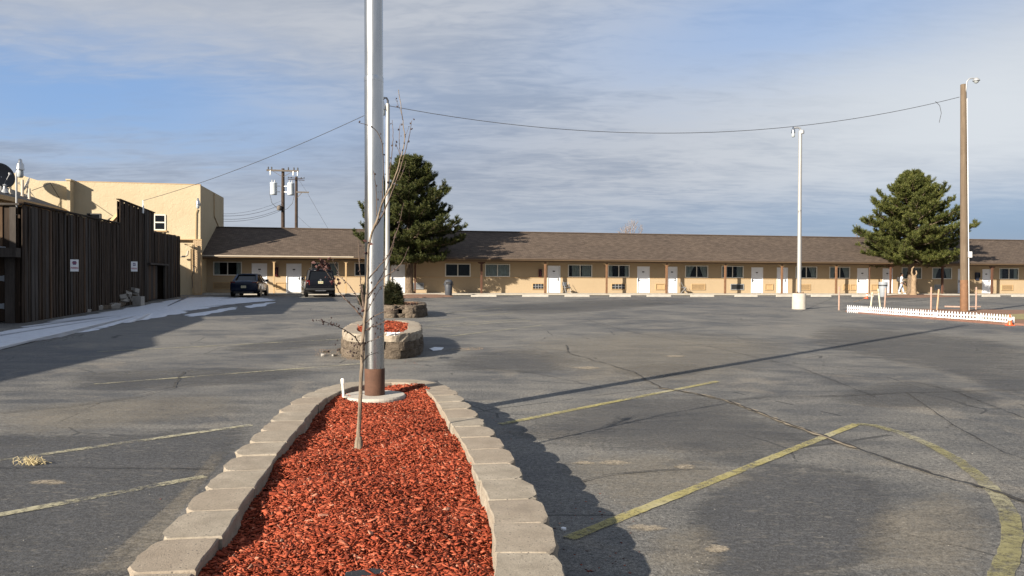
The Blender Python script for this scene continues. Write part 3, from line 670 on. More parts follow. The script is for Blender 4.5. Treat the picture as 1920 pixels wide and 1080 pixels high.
for a, b, mt, sl, fr in ((401, 431, 'tan', 1, 'tan'), (518, 534.5, 'tan', 0, 'tan'), (774, 793, 'grey_metal', 1, 'grey_metal'), (999, 1019, 'dark_metal', 2, 'tan'), (1147, 1171.5, 'dark_metal', 2, 'tan'), (1230, 1245, 'tan', 0, 'tan'),
                         (1297, 1321, 'tan', 1, 'tan'), (1370.5, 1393, 'dark_metal', 1, 'grey_metal'), (1435, 1448, 'tan', 0, 'tan'), (1497, 1518, 'tan', 1, 'tan'), (1581.5, 1591, 'tan', 0, 'tan'), (1595, 1604, 'tan', 0, 'tan'), (1634, 1645, 'tan', 0, 'tan'), (1694, 1712, 'tan', 1, 'tan'), (1752, 1768, 'grey_metal', 1, 'grey_metal'), (1878, 1898, 'tan', 1, 'tan')):
    grille(a, b, M[mt], sl, M[fr])
for px, mt, w in ((513.7, 'tan', .11), (648.6, 'tan', .12), (778.3, 'dark_post', .12), (902.8, 'dark_post', .14), (1022.3, 'brown_post', .15), (1137.5, 'brown_post', .13), (1249.9, 'brown_post', .15), (1359.8, 'brown_post', .14), (1466, 'brown_post', .14), (1567.9, 'brown_post', .14), (1630.4, 'dark_post', .06), (1669.8, 'dark_post', .13), (1767, 'dark_post', .14), (1859.9, 'dark_post', .14)):
    s = S(px, 0); top = EAVE_Z-.305
    mb = MB(); mb.box(s-w/2, s+w/2, -w/2, w/2, FLOOR+.002, top); p = mb.build('post', M[mt], motel, bevel=.008)
    if w > .1:
        mb = MB(); mb.wall([(s-.32, top), (s-.28, top-.07), (s-w/2-.004, top-.16), (s-w/2-.004, top-.004), (s-.3, top-.004)][1:4]+[(s-.28, top-.004)], -.05, .05)
        mb.wall([(s+.28, top-.07), (s+w/2+.004, top-.16), (s+w/2+.004, top-.004), (s+.28, top-.004)], -.05, .05)
        mb.build('bracket', M[mt] if mt != 'brown_post' else M['tan'], p)
# walk in front of the rooms
mb = MB(); mb.box(S0, S1, -.75, WALL-.002, .0, FLOOR); mb.build('sidewalk', M['concrete'], None, loc=P0, rot=(0, 0, A))['kind'] = 'structure'
def local_patch(name, poly, mat, z, kind='structure'):
    return flat(name, [world(s, w) for s, w in poly], mat, z, None, kind)
def blob(name, pix, mat, z, seed=0, kind='structure', rise=.03, n=5, frac=.12):
    rnd = random.Random(seed); P = [gp(*q) for q in pix]; c = sum(P, Vector())/len(P); out = []
    for i, a in enumerate(P):
        b = P[(i+1) % len(P)]
        for j in range(n):
            q = a.lerp(b, j/n); out.append(q+(q-c)*rnd.uniform(-frac, frac))
    mb = MB(); k = len(out)
    vs = [(p.x, p.y, z) for p in out]+[(c.x+(p.x-c.x)*.9, c.y+(p.y-c.y)*.9, z+rise) for p in out]+[(c.x, c.y, z+rise*1.15)]
    mb.add(vs, [(i, (i+1) % k, k+(i+1) % k, k+i) for i in range(k)]+[(k+i, k+(i+1) % k, 2*k) for i in range(k)])
    o = mb.build(name, mat, None); fix_normals(o.data)
    if kind: o['kind'] = kind
    return o
blob('bark_mulch_bed', [(742, 557), (768, 551.2), (800, 552), (845, 554), (848, 557), (800, 558.5), (760, 559)], M['dirt'], .002, 3, rise=.05)
blob('dirt_bed', [(1640, 556), (1700, 551.5), (1760, 553), (1800, 556), (1740, 558), (1680, 558)], M['dirt'], .002, 4, rise=.05)
grass_strips = [(840, 980), (1028, 1060), (1106, 1145), (1260, 1300), (1330, 1372), (1425, 1460)]
for i, (a, b) in enumerate(grass_strips): local_patch('turf_strip', [(S(a, -.8), -.78), (S(b, -.8), -.78), (S(b, -.8), -1.25), (S(a, -.8), -1.3)], M['dry_grass'], .006+.0001*i)
# wheel stops
stops = [(883, 931, 'pale concrete wheel stop just right of the dark trash can'), (979, 1028.5, 'pale concrete wheel stop before the white grille beside the fourth door'),
         (1058, 1106, 'pale concrete wheel stop in front of the small padded chair and the window beside it'), (1144, 1181.7, 'pale concrete wheel stop in front of the framed white air conditioner grille'),
         (1211.5, 1259, 'pale concrete wheel stop between the two doors left of the folding chair'), (1293, 1340, 'worn wheel stop in front of the window right of the folding chair'), (1376, 1421.5, 'pale wheel stop below the dark air conditioner grille'),
         (1457, 1490, 'short pale wheel stop just left of the lamp pole on the round concrete base'), (1519, 1560, 'pale wheel stop just right of the lamp pole on the round concrete base'), (1595, 1640, 'pale wheel stop beyond the picket fence, left of the grey bin'),
         (1840, 1876, 'pale wheel stop beyond the wooden lamp pole, in front of the rightmost door'), (1894, 1932, 'pale wheel stop at the right edge of the photo in front of the last window')]
for a, b, lab in stops:
    g0, g1 = gp(a, 556.5), gp(b, 556.8); L = max(1.5, min(1.95, (g1-g0).length)); c = (g0+g1)/2
    root = thing('wheel_stop', lab, 'wheel stop', (c.x, c.y, .0), A+random.uniform(-.03, .03), 'concrete wheel stops along the motel walk')
    mb = MB(); mb.add([(x, y, z) for x in (-L/2, L/2) for y, z in ((-.09, .002), (.09, .002), (.055, .125), (-.055, .125))], [(0, 1, 2, 3), (7, 6, 5, 4), (0, 4, 5, 1), (1, 5, 6, 2), (2, 6, 7, 3), (3, 7, 4, 0)])
    o = mb.build('stop_body', M['concrete'], root, bevel=.015); fix_normals(o.data)
    mb = MB(); [mb.lathe([(.014, .11), (.014, .14)], 8, (sx*L*.36, 0, 0)) for sx in (-1, 1)]; mb.build('anchor_pin', M['rust'], root)

# ================================================================== two storey yellow block
H2 = 7.45
c0 = gp(376, 552.8)
block = thing('stucco_building', 'tall yellow stucco block with flat parapet behind the dark board fence', 'building', c0, A)
def on_block(px, py, w=0.0):
    d = ray(px, py); o = Vector((0, 0, CAM_H)); q = c0+V*w; t = (q-o).dot(V)/d.dot(V); p = o+d*t
    return (p-c0).dot(U), p.z
sA, zA = on_block(71, 341); sB, zB = on_block(16, 321)
depth2 = 8.6
mb = MB(); mb.wall([(-17, 0), (0, 0), (0, H2), (sA, H2+.02), (sB, zB), (-17, zB+.1)], 0, .25)
mb.box(-.25, 0, .252, depth2, 0, H2); mb.box(-17, 0, depth2+.002, depth2+.25, 0, H2); mb.box(-17, -16.75, .252, depth2, 0, H2)
mb.build('wall', M['stucco'], block)
mb = MB(); mb.box(-16.7, -.26, .26, depth2-.01, H2-.5, H2-.4); mb.build('roof_deck', M['dark_roof'], block)
mb = MB(); mb.box(-8, .012, -.012, .262, H2+.002, H2+.05); mb.build('parapet_cap', M['tan'], block)
def block_window(x0, y0, x1, y1, mull):
    s0, z1 = on_block(x0, y0); s1, z0 = on_block(x1, y1); f = .07
    mb = MB(); mb.box(s0+f, s1-f, -.012, -.006, z0+f, z1-f); r = mb.build('window', M['car_glass'], block)
    mb = MB(); mb.box(s0, s1, -.05, -.004, z0, z0+f); mb.box(s0, s1, -.05, -.004, z1-f, z1); mb.box(s0, s0+f, -.048, -.004, z0+f, z1-f); mb.box(s1-f, s1, -.048, -.004, z0+f, z1-f)
    if mull: mb.box(s0+f, s1-f, -.045, -.014, (z0+z1)/2-.04, (z0+z1)/2+.04)
    mb.build('frame', M['off_white'] if mull else M['dark_metal'], r)
    if mull:
        mb = MB(); mb.box(s0+f, (s0+s1)/2+.1, -.0055, -.0035, z0+f, z1-f); mb.box(s1-f-.35, s1-f, -.0055, -.0035, z0+f, z1-f); mb.build('blind', M['grey_metal'], r)
    mb = MB(); mb.box(s0-.08, s1+.08, -.09, -.004, z0-.09, z0-.004); mb.build('sill', M['tan'], r)
block_window(289, 402, 311, 432, True); block_window(163, 400, 189, 419, False)
# brick pier and lower band
sP0, zP = on_block(362.5, 450, -.2); sP1 = .14
mb = MB(); mb.box(sP0+.03, sP1-.03, -.22, -.003, 0, zP); pier = mb.build('brick_pier', M['tan'], block)
nb = 0; row = .075; z = .02
while z+row < zP:
    off = .11 if nb % 2 else 0; x = sP0-off
    while x < sP1:
        a, b = max(x, sP0), min(x+.21, sP1)
        if b-a > .05:
            mb = MB() if nb < 1 else mb
            mb.box(a, b-.012, -.245+random.uniform(-.004, .004), -.205, z, z+row-.012)
        x += .22
    nb += 1; z += row
o = mb.build('brick', M['brick'], pier); o['kind'] = 'stuff'
mb = MB(); mb.box(-3.4, sP1, -.26, -.004, zP, zP+.06); mb.build('band_course', M['tan'], block)
def pix_pipe(pts, r, name, mat, parent, w):
    q = []
    for px, py in pts: s, z = on_block(px, py, w); q.append((s, w, z))
    mb = MB(); mb.tube(q, r, 8); return mb.build(name, mat, parent)
pix_pipe([(370, 392), (367.5, 399), (366.8, 449)], .03, 'conduit', M['tan'], block, -.06)
pix_pipe([(346, 458), (360.5, 458), (361, 505), (362, 550)], .035, 'conduit', M['tan'], block, -.3)
pix_pipe([(361, 497), (363.5, 503), (362, 512), (360, 519), (361.5, 540)], .02, 'conduit', M['dark_metal'], block, -.36)
pix_pipe([(338, 481), (346, 481), (351.5, 478), (352.5, 470)], .06, 'vent_pipe', M['gutter'], block, -.3)
pix_pipe([(377, 552), (377.5, 478)], .03, 'downpipe', M['tan'], block, -.26)
mb = MB(); q = [(.03, depth2*.55, H2-.05), (.03, depth2*.55, 5.7), (.03, depth2*.8, 4.9)]; mb.tube(q, .03, 6); mb.build('conduit', M['tan'], block)
# pilaster with a cap near the wing
sq0, _ = on_block(126.5, 345, -.6); sq1, _ = on_block(133, 345, -.6)
mb = MB(); mb.box(sq0, sq1, -.75, -.003, 0, H2-.02); mb.box(sq0-.05, sq1+.05, -.8, -.003, H2-.018, H2+.08); mb.build('pilaster', M['stucco'], block)
def yard_head(parent, c, mat, s=1.0, face=(0, -1)):
    """barn light head: cap, ballast housing, clear lens"""
    mb = MB(); mb.lathe([(.02, .62), (.06, .60), (.075, .48), (.09, .46), (.13, .40), (.14, .26), (.15, .22), (.15, .18)], 14); 
    h = mb.build('lamp_head', M['galv'], parent, True, loc=c); h.scale = (s, s, s)
    mb = MB(); mb.lathe([(.10, .178), (.115, .10), (.115, -.06), (.09, -.12), (.03, -.13)], 14); mb.build('lens', M['lens'], h, True)
    return h
s, z = on_block(371, 385, -.35)
wl = thing('wall_lamp', 'small silver security lamp fixed high on the yellow wall near its right corner', 'wall lamp', c0+U*s+V*(-.35)+Vector((0, 0, z)), A)
yard_head(wl, (0, 0, -.1), M['galv'], .95); mb = MB(); mb.bar((0, 0, .1), (0, .345, .1), .05, .05); mb.box(-.08, .08, .31, .345, 0, .2); mb.build('arm', M['grey_metal'], wl)

# ================================================================== one storey wing behind the fence
B_far = Vector((-29.3, 51.2, 0)); wing_dir = Vector((-.21, .978, 0)); wing_dir.normalize(); WA = math.atan2(wing_dir.y, wing_dir.x)
wing = thing('hip_roofed_wing', 'tan wing with a dark shingle hip roof carrying dishes and vent pipes above the fence', 'building', B_far, WA)   # local x runs away, y to the left
EZ = 5.55; Lw = 13.0
mb = MB(); mb.box(-Lw, -.25, .5, .75, 0, EZ-.05); mb.box(-.5, -.25, .751, 9, 0, EZ-.05); mb.box(-Lw, -Lw+.25, .751, 9, 0, EZ-.05); mb.box(-Lw, -.25, 9.002, 9.2, 0, EZ-.05); mb.build('wall', M['motel'], wing)
R = 4.6; RZ = EZ+2.0
mb = MB(); mb.add([(-Lw, 0, EZ), (0, 0, EZ), (-R, R+.1, RZ), (-Lw, R+.1, RZ), (0, 9.4, EZ), (-Lw, 9.4, EZ)], [(0, 1, 2, 3), (1, 4, 2), (3, 2, 4, 5), (0, 3, 5)])
roofw = mb.build('roof', M['dark_roof'], wing)
mb = MB(); mb.box(-Lw, .02, -.03, .0, EZ-.22, EZ+.02); mb.box(-Lw, 0, .003, .499, EZ-.16, EZ-.13); mb.box(.0, .03, .0, 9.4, EZ-.22, EZ+.02); mb.build('fascia', M['tan'], wing)
def wing_roof_z(y): return EZ+2.0*max(0, min(1, y/(R+.1)))
def on_wing(px, py, y):
    """ray meets the vertical plane y left of the wing's eave"""
    n = Vector((-wing_dir.y, wing_dir.x, 0)); q = B_far+n*y; d = ray(px, py); o = Vector((0, 0, CAM_H)); t = (q-o).dot(n)/d.dot(n); p = o+d*t
    return p
def roof_item(name, lab, cat, px, py, y):
    p = on_wing(px, py, y); return thing(name, lab, cat, (p.x, p.y, wing_roof_z(y)-.02), 0)
def dish(root, size, mat, tilt, yaw, h):
    mb = MB(); prof = []
    for i in range(9):
        r = size*i/8; prof.append((max(r, .001), .22*size*(r/size)**2))
    prof += [(size-.004, .22*size-.012)]+[(max(size*i/8, .001), .22*size*(i/8)**2-.03) for i in range(7, -1, -1)]
    mb.lathe(prof, 28); d = mb.build('reflector', mat, root, True, loc=(0, 0, h), rot=(tilt, 0, yaw))
    mb = MB(); mb.bar((0, -size*.75, .1*size), (0, -.1, size*.95), .03, .03); mb.box(-.05, .05, -.15, -.02, size*.9, size*1.02); mb.build('feed_arm', M['grey_metal'], d)
    mb = MB(); mb.tube([(0, .0, 0), (0, .0, h-.02)], .035, 8); mb.tube([(.3, .2, 0), (0, 0, h*.75)], .018, 6); mb.tube([(-.3, .2, 0), (0, 0, h*.75)], .018, 6); mb.build('mast', M['grey_metal'], root)
r = roof_item('satellite_dish', 'large dark mesh satellite dish at the left edge of the photo above the wing roof', 'satellite dish', 2, 340, 1.2); dish(r, .72, M['dish_dark'], math.radians(75), math.radians(70), .85)
r = roof_item('satellite_dish', 'small white satellite dish seen nearly edge on above the wing roof', 'satellite dish', 52, 352, 1.3); dish(r, .48, M['white_metal'], math.radians(68), math.radians(-58), .75)
# the pair whose shadows fall on the yellow wall
for i, (px, py, hh, lab) in enumerate(((114, 363, .62, 'dish out of view on the wing roof casting the upper round shadow on yellow stucco'), (152, 381, .55, 'dish out of view on the wing roof casting the lower round shadow on yellow stucco'))):
    s, z = on_block(px, py); p = c0+U*s+Vector((0, 0, z)); q = p-SHADOW*(6.2-i*.3)
    base = thing('satellite_dish', lab, 'satellite dish', (q.x, q.y, q.z-2.0), 0); dish(base, hh, M["dish_dark"], math.radians(66), math.radians(135), 2.0)
for px, py, y, h, lab, rr in ((19, 355, .9, .75, 'white vent pipe standing on the wing roof next to the lamp pole', .07), (42, 352, 1.1, 1.0, 'tall white vent pipe standing left of the small white dish', .08), (55, 366, .7, .65, 'short white vent pipe standing below the small white dish', .07)):
    r = roof_item('vent_pipe', lab, 'vent pipe', px, py, y); mb = MB(); mb.lathe([(rr*2, 0), (rr*1.15, .08), (rr, .1), (rr, h), (rr*.8, h)], 12); mb.build('pipe', M['gutter'], r, True)
r = roof_item('roof_vent', 'small grey conical roof vent beside the dark dish', 'roof vent', 9, 355, .8); mb = MB(); mb.lathe([(.24, 0), (.09, .25), (.07, .42), (.13, .44), (.02, .52)], 14); mb.build('vent_cone', M['grey_metal'], r)
cb = MB(); pts = []
for px, py in ((60, 357), (80, 350), (94, 343), (100, 352), (106, 362), (115, 377)): pts.append(on_wing(px, py, .6))
cb.tube(pts, .02, 5); tag(cb.build('roof_cable', M['wire']), 'slack black cable looping from the wing roof against the yellow wall', 'cable')

# ================================================================== board fence
FA, FB = gp(42, 606), gp(338, 556)
fd = (FB-FA); FL = fd.length; FANG = math.atan2(fd.y, fd.x)
fence = thing('board_fence', 'tall dark fence of upright weathered boards with a raised false front', 'fence', FA, FANG)
FN = Vector((math.sin(FANG), -math.cos(FANG), 0))
def on_fence(px, py, y=0.0):
    d = ray(px, py); o = Vector((0, 0, CAM_H)); q = FA-FN*y; t = (q-o).dot(FN)/d.dot(FN); p = o+d*t
    return (p-FA).dot(fd.normalized()), p.z
x1, x2 = on_fence(225, 500)[0], on_fence(289, 500)[0]
d0, d1 = on_fence(278, 530)[0], on_fence(309, 530)[0]
zd = on_fence(292, 497)[1]
def fence_top(s): return 3.38+.38*s/FL if not x1 <= s <= x2 else 4.6
def board_mesh(w, h, rnd):
    """a split and slightly bowed board, base at origin"""
    mb = MB(); n = 5; vs = []
    for i in range(n):
        z = h*i/(n-1); o = rnd.uniform(-.008, .008); e = rnd.uniform(-.010, .010)
        vs += [(-w/2+o, -.013+e, z), (w/2+o*.5, -.013+e, z+(rnd.uniform(-.01, .01) if i == n-1 else 0)), (w/2+o*.5, .013+e, z), (-w/2+o, .013+e, z)]
    fs = [(3, 2, 1, 0), tuple((n-1)*4+k for k in range(4))]
    for i in range(n-1):
        for k in range(4): fs.append((i*4+k, i*4+(k+1) % 4, (i+1)*4+(k+1) % 4, (i+1)*4+k))
    mb.add(vs, fs); return mb
rb = random.Random(19); protos = {}
for key, h in (('low', 3.45), ('high', 4.6), ('lintel', 1.5)):
    for mk in ('boards', 'boards_grey', 'boards_warm'):
        protos[key, mk] = [board_mesh(w, h, rb).mesh('board', M[mk]) for w in (.15, .18, .21, .24)]
s = .1; i = 0
while s < FL:
    k = rb.randrange(4); w = (.15, .18, .21, .24)[k]; key = 'high' if x1 <= s <= x2 else 'low'
    mk = 'boards' if rb.random() < .84 else ('boards_grey' if rb.random() < .75 else 'boards_warm')
    z0 = rb.uniform(-.01, .015)
    if d0 < s < d1: key = 'lintel'; z0 = zd+.1
    b = place('board', protos[key, mk][k], fence, (s, (0 if i % 2 else .028)+rb.uniform(-.008, .008), z0), (rb.uniform(-.004, .004), rb.uniform(-.007, .007), rb.uniform(-.05, .05)))
    b.scale = (1, 1, 1+rb.uniform(-.004, .003) + (fence_top(s)-3.45)/3.45*(key == 'low')) if key != 'lintel' else (1, 1, (fence_top(s)-zd-.1)/1.5)
    s += w*.80+rb.uniform(-.008, .008); i += 1
for z in (.5, 1.8, 3.0):
    mb = MB(); mb.box(0, d0 if z < zd else FL, .05, .10, z, z+.1)
    if z < zd: mb.box(d1, FL, .05, .10, z, z+.1)
    mb.build('rail', M['boards'], fence)
mb = MB(); mb.box(x1, x2, .05, .10, 4.2, 4.3); mb.build('rail', M['boards'], fence)
mb = MB(); mb.wall([(.0, .02), (d0-.02, .02), (d0-.02, zd+.1), (d1+.02, zd+.1), (d1+.02, .02), (FL, .02), (FL, fence_top(FL)-.03), (x2+.02, fence_top(x2+.02)-.03), (x2+.02, 4.55), (x1-.02, 4.55), (x1-.02, fence_top(x1-.1)-.03), (0, 3.34)], .101, .112); mb.build('slit_block_sheet', M['boards'], fence)  # added sheet behind the boards, closes the gaps against slits of light
mb = MB(); mb.box(x1-.12, x2+.12, -.05, .115, 4.6, 4.64); mb.build('cap_board', M['boards'], fence)
mb = MB(); mb.box(0, x1-.05, -.06, .09, 3.42, 3.47); mb.build('cap_board', M['boards'], fence, rot=(0, -.0125, 0), loc=(0, 0, .0))
mb = MB(); mb.box(d0-.25, d1+.25, -.16, -.02, zd, zd+.09); mb.build('lintel', M['boards_grey'], fence)
# door set into the fence: a board leaf standing ajar beside a pale post
dm = d0+(d1-d0)*.62
leaf = MB(); nb = 5; ww = (dm-d0)/nb
leaf.box(d0, dm, .10, .12, .1, zd-.05); dl = leaf.build('door', M['boards'], fence)
for q in range(nb):
    mb = MB(); mb.box(d0+ww*q+.008, d0+ww*(q+1)-.008, .075+rb.uniform(0, .008), .098, .08, zd-.03); mb.build('board', M['boards_warm'] if q in (1, 3) else M['boards_grey'], dl)
mb = MB(); mb.box(d0-.3, d1+.3, .75, .78, .0, 3.2); mb.box(d0-.3, d0-.25, .125, .745, 0, 3.2); mb.box(d1+.25, d1+.3, .125, .745, 0, 3.2); mb.box(d0-.24, d1+.24, .125, .745, 3.1, 3.2); mb.build('door_sun_block', M['boards'], fence)  # added box behind the door opening, stops sun leaking in from the back
mb = MB(); mb.box(d1-.16, d1-.02, -.05, .05, .0, zd-.01); mb.build('door_post', M['boards_grey'], fence)
br0, zb0 = on_fence(197, 420, .9); br1, zb1 = on_fence(225, 398, .1)
mb = MB(); mb.bar((br0, 1.0, zb0-.3), (br1+.15, .13, zb1), .12, .14); mb.build('brace', M['tan'], fence)
si, zi = on_fence(266.5, 390)
mb = MB(); mb.box(si-.14, si+.14, -.06, -.02, zi-.25, zi+.12); mb.bar((si, -.04, zi+.1), (si, -.04, zi+.38), .05, .05); mb.build('wire_bracket', M['white_metal'], fence)
WIRE_A = FA+fd.normalized()*si+FN*.04+Vector((0, 0, zi+.36))
# shed front across the fence's near end
shed = thing('plank_shed', 'dark plank shed front with a hinged door at the left edge of the photo', 'shed', FA+Vector((-.03, -.05, 0)), A-.06)    # local x to the right, built toward -x
def on_shed(px, py):
    o = Vector((0, 0, CAM_H)); n = Vector((-math.sin(A-.06), math.cos(A-.06), 0)); d = ray(px, py); t = (FA-o).dot(n)/d.dot(n); p = o+d*t
    return (p-FA).dot(Vector((math.cos(A-.06), math.sin(A-.06), 0))), p.z
zl = on_shed(20, 464)[1]; zt = 3.42
s = -.1; i = 0
while s > -4:
    w = rb.choice((.18, .2, .23)); mb = MB(); mb.box(s-w+.006, s-.006, (0, .03)[i % 2], (0, .03)[i % 2]+.025, zl-.05, zt-.06+rb.uniform(-.02, .02))
    mb.build('board', M[('boards_warm', 'boards_warm', 'boards_grey', 'boards')[rb.randrange(4)]], shed); s -= w*.93; i += 1
mb = MB(); mb.box(-4, .02, -.08, .12, zt-.055, zt-.0); mb.build('cap_board', M['boards_grey'], shed)
mb = MB(); mb.box(-4, .05, -.32, -.06, zl-.28, zl-.02); mb.build('lintel_beam', M['boards_grey'], shed)
mb = MB(); mb.box(-4, -.35, -.36, -.05, zl-.016, zl+.02); mb.build('ledge_flashing', M['plastic_grey'], shed)
mb = MB(); mb.box(-.42, -.16, .03, .2, 0, zl-.285); mb.build('post', M['boards_grey'], shed)
mb = MB(); mb.box(-.155, -.02, .05, .1, 0, zl-.06); mb.build('board', M['boards'], shed)
mb = MB(); mb.box(-4, -.43, .12, .17, .05, zl-.285); dr = mb.build('door', M['boards'], shed)
s = -.45
while s > -4: mb = MB(); mb.box(s-.19, s-.006, .095+rb.uniform(-.006, .006), .118, .07, zl-.3); mb.build('board', M['boards'], dr); s -= .2
for py in (522, 574):
    sx, z = on_shed(8, py)
    mb = MB(); mb.add([(-1.5, .085, z-.07), (sx-.05, .085, z-.07), (sx+.02, .085, z-.09), (sx+.02, .085, z+.09), (sx-.05, .085, z+.07), (-1.5, .085, z+.07)], [(0, 1, 2, 3, 4, 5)]); mb.add([(sx+.02, .08, z-.04), (-.48, .08, z-.015), (-.48, .08, z+.015), (sx+.02, .08, z+.04)], [(0, 1, 2, 3)])
    mb.build('hinge', M['plastic_grey'], dr)
mb = MB(); mb.box(-4, -1.15, 2.9, 3.0, 0, 3.3); mb.box(-4.1, -4, .2, 3.0, 0, 3.3); mb.prism([(-4.1, .2), (-.25, .2), (-1.1, 3.0), (-4.1, 3.0)], 3.31, 3.36); mb.build('shed_body', M['boards'], shed)
# plank buildings just outside the left edge: their shadows fall across the snow and the lot
def plank_barn(lab, a, b, depth, h_eave, h_ridge):
    a, b = Vector((*a, 0)), Vector((*b, 0)); d = b-a; L = d.length
    barn = thing('plank_barn', lab, 'barn', a, math.atan2(d.y, d.x))
    mb = MB(); mb.box(0, L, 0, .1, 0, h_eave); mb.box(0, L, depth-.1, depth, 0, h_eave)
    for x in (0, L-.1): mb.box(x, x+.1, .102, depth-.102, 0, h_eave-.01)
    for x in (.002, L-.1): mb.add([(x, .11, h_eave-.012), (x, depth-.11, h_eave-.012), (x, depth/2, h_ridge-.05), (x+.09, .11, h_eave-.012), (x+.09, depth-.11, h_eave-.012), (x+.09, depth/2, h_ridge-.05)], [(0, 1, 2), (5, 4, 3), (0, 2, 5, 3), (1, 4, 5, 2), (0, 3, 4, 1)])
    mb.build('barn_wall', M['boards'], barn)
    mb = MB(); mb.add([(-.1, -.15, h_eave-.03), (L+.1, -.15, h_eave-.03), (L+.1, depth/2, h_ridge), (-.1, depth/2, h_ridge), (-.1, depth+.15, h_eave-.03), (L+.1, depth+.15, h_eave-.03)], [(0, 1, 2, 3), (3, 2, 5, 4)]); o = mb.build('barn_roof', M['dark_roof'], barn); so = o.modifiers.new('solid', 'SOLIDIFY'); so.thickness = .06
plank_barn('dark plank barn nearest the camera beyond the left edge, shading the near asphalt', (-12.0, -2.0), (-12.7, 9.5), 7, 3.4, 4.9)
plank_barn('dark plank barn between the nearest barn and the fence, shading the snow', (-13.3, 9.75), (-15.2, 18.2), 7, 3.4, 5.0)

def no_parking(px0, px1, py0, py1, lab, big):
    s0, z1 = on_fence(px0, py0, -.05); s1, z0 = on_fence(px1, py1, -.05); w, h = s1-s0, z1-z0
    w = h*.66; c = FA+fd.normalized()*((s0+s1)/2)+FN*.05
    ang = math.radians(52); c = c+FN*(w*.36)
    r = thing('no_parking_sign', lab, 'sign', (c.x, c.y, (z0+z1)/2), ang)
    mb = MB(); mb.box(-w/2, w/2, -.006, .0, -h/2, h/2); mb.build('sign_plate', M['white'], r, bevel=.003)
    for q in (-h*.3, h*.3): mb = MB(); mb.bar((-w*.45, .012, q), (w*.42, .012, q), .02, .03); mb.bar((-w*.44, .02, q), (-w*.44-.02, .34, q), .02, .03); mb.build('bracket', M['dark_metal'], r)
    def text(t, size, x, z, m, squash=1.0):
        cu = bpy.data.curves.new('lettering', 'FONT'); cu.body = t; cu.size = size; cu.align_x = 'CENTER'; cu.align_y = 'CENTER'; cu.extrude = .001; cu.offset = size*.02
        o = link(bpy.data.objects.new('lettering', cu)); dg = bpy.context.evaluated_depsgraph_get(); me = bpy.data.meshes.new_from_object(o.evaluated_get(dg)); bpy.data.objects.remove(o)
        me.materials.clear(); me.materials.append(m); p = place('lettering', me, r, (x, -.009, z), (math.pi/2, 0, 0), (squash, 1, 1))
    mb = MB(); mb.box(-w*.2, w*.2, -.0085, -.0065, h*.06, h*.36); mb.build('emblem', M['sign_blue'], r)
    text('NO', h*.22, 0, h*.21, M['sign_red'] if big else M['white'], 1.1)
    text('PARKING', h*.23, 0, -h*.21, M['sign_red'], w/(h*.23*4.6))
no_parking(126.5, 140.5, 486, 509, 'white NO PARKING sign on the dark boards, the larger one nearer the camera', True)
no_parking(242.5, 251, 490, 509, 'white NO PARKING sign on the dark boards below the raised false front', False)
# ================================================================== block planters
def smooth_loop(pts, step=.05):
    """closed Catmull-Rom loop resampled evenly"""
    P = [Vector((x, y, 0)) for x, y in pts]; n = len(P); out = []
    for i in range(n):
        a, b, c, d = P[i-1], P[i], P[(i+1) % n], P[(i+2) % n]
        for k in range(16):
            t = k/16; out.append(.5*((2*b)+(c-a)*t+(2*a-5*b+4*c-d)*t*t+(3*b-a-3*c+d)*t**3))
    return out
def loop_at(L):
    acc = [0]
    for i in range(len(L)): acc.append(acc[-1]+(L[(i+1) % len(L)]-L[i]).length)
    def f(s):
        s %= acc[-1]; lo, hi = 0, len(L)-1
        while lo < hi:
            m = (lo+hi+1)//2
            if acc[m] <= s: lo = m
            else: hi = m-1
        a, b = L[lo], L[(lo+1) % len(L)]; k = (s-acc[lo])/max(1e-6, acc[lo+1]-acc[lo]); return a.lerp(b, k), (b-a).normalized()
    return f, acc[-1]
def block_variants(L, D, H, seed, name='block', mat=None, rough=.012, ch=1.0):
    """split-face retaining block: straight top, faceted rough front (y=0 outside, +y inside)"""
    out = []; rnd = random.Random(seed)
    for v in range(6):
        l = L*.5-.0015
        front = [(-l, .055*ch+rnd.uniform(-.012, .012)), (-l*.86, .028*ch), (-l*.62, .010+rnd.uniform(-.006, .006)), (-l*.3, rnd.uniform(-.008, .006)), (0, rnd.uniform(-.010, .004)), (l*.3, rnd.uniform(-.008, .006)), (l*.62, .010+rnd.uniform(-.006, .006)), (l*.86, .028*ch), (l, .055*ch+rnd.uniform(-.012, .012))]
        if rnd.random() < .45:
            q = rnd.choice((0, 1, 7, 8)); front[q] = (front[q][0]*.97, front[q][1]+rnd.uniform(.01, .03))
        back = [(l*.995, D*.55), (l*.985, D), (l*.3, D+rnd.uniform(-.006, .006)), (-l*.3, D+rnd.uniform(-.006, .006)), (-l*.985, D), (-l*.995, D*.55)]
        ring = front+back; n = len(ring); vs = []
        for z, ins, j in ((0, .004, .5), (H*.35, -.004, 1.), (H*.7, -.002, 1.), (H-.008, .0, .7), (H, .006, .5)):
            for i, (x, y) in enumerate(ring):
                e = rough*j*(1.0 if i < 9 else .35)
                cx, cy = 0, D*.5; d = math.hypot(x-cx, y-cy); k = 1-ins/d
                vs.append((cx+(x-cx)*k+rnd.uniform(-e, e)*.5, cy+(y-cy)*k+rnd.uniform(-e, e), z+(rnd.uniform(-.0006, .0006) if z > H*.9 else rnd.uniform(-e, e)*.4)))
        vs.append((0, D*.5, H+.001)); c = len(vs)-1
        fs = [(r*n+i, r*n+(i+1) % n, (r+1)*n+(i+1) % n, (r+1)*n+i) for r in range(4) for i in range(n)]
        fs += [(4*n+i, 4*n+(i+1) % n, c) for i in range(n)]+[tuple(range(n-1, -1, -1))]
        mb = MB(); mb.add(vs, fs); me = mb.mesh(name, mat); fix_normals(me); out.append(me)
    return out
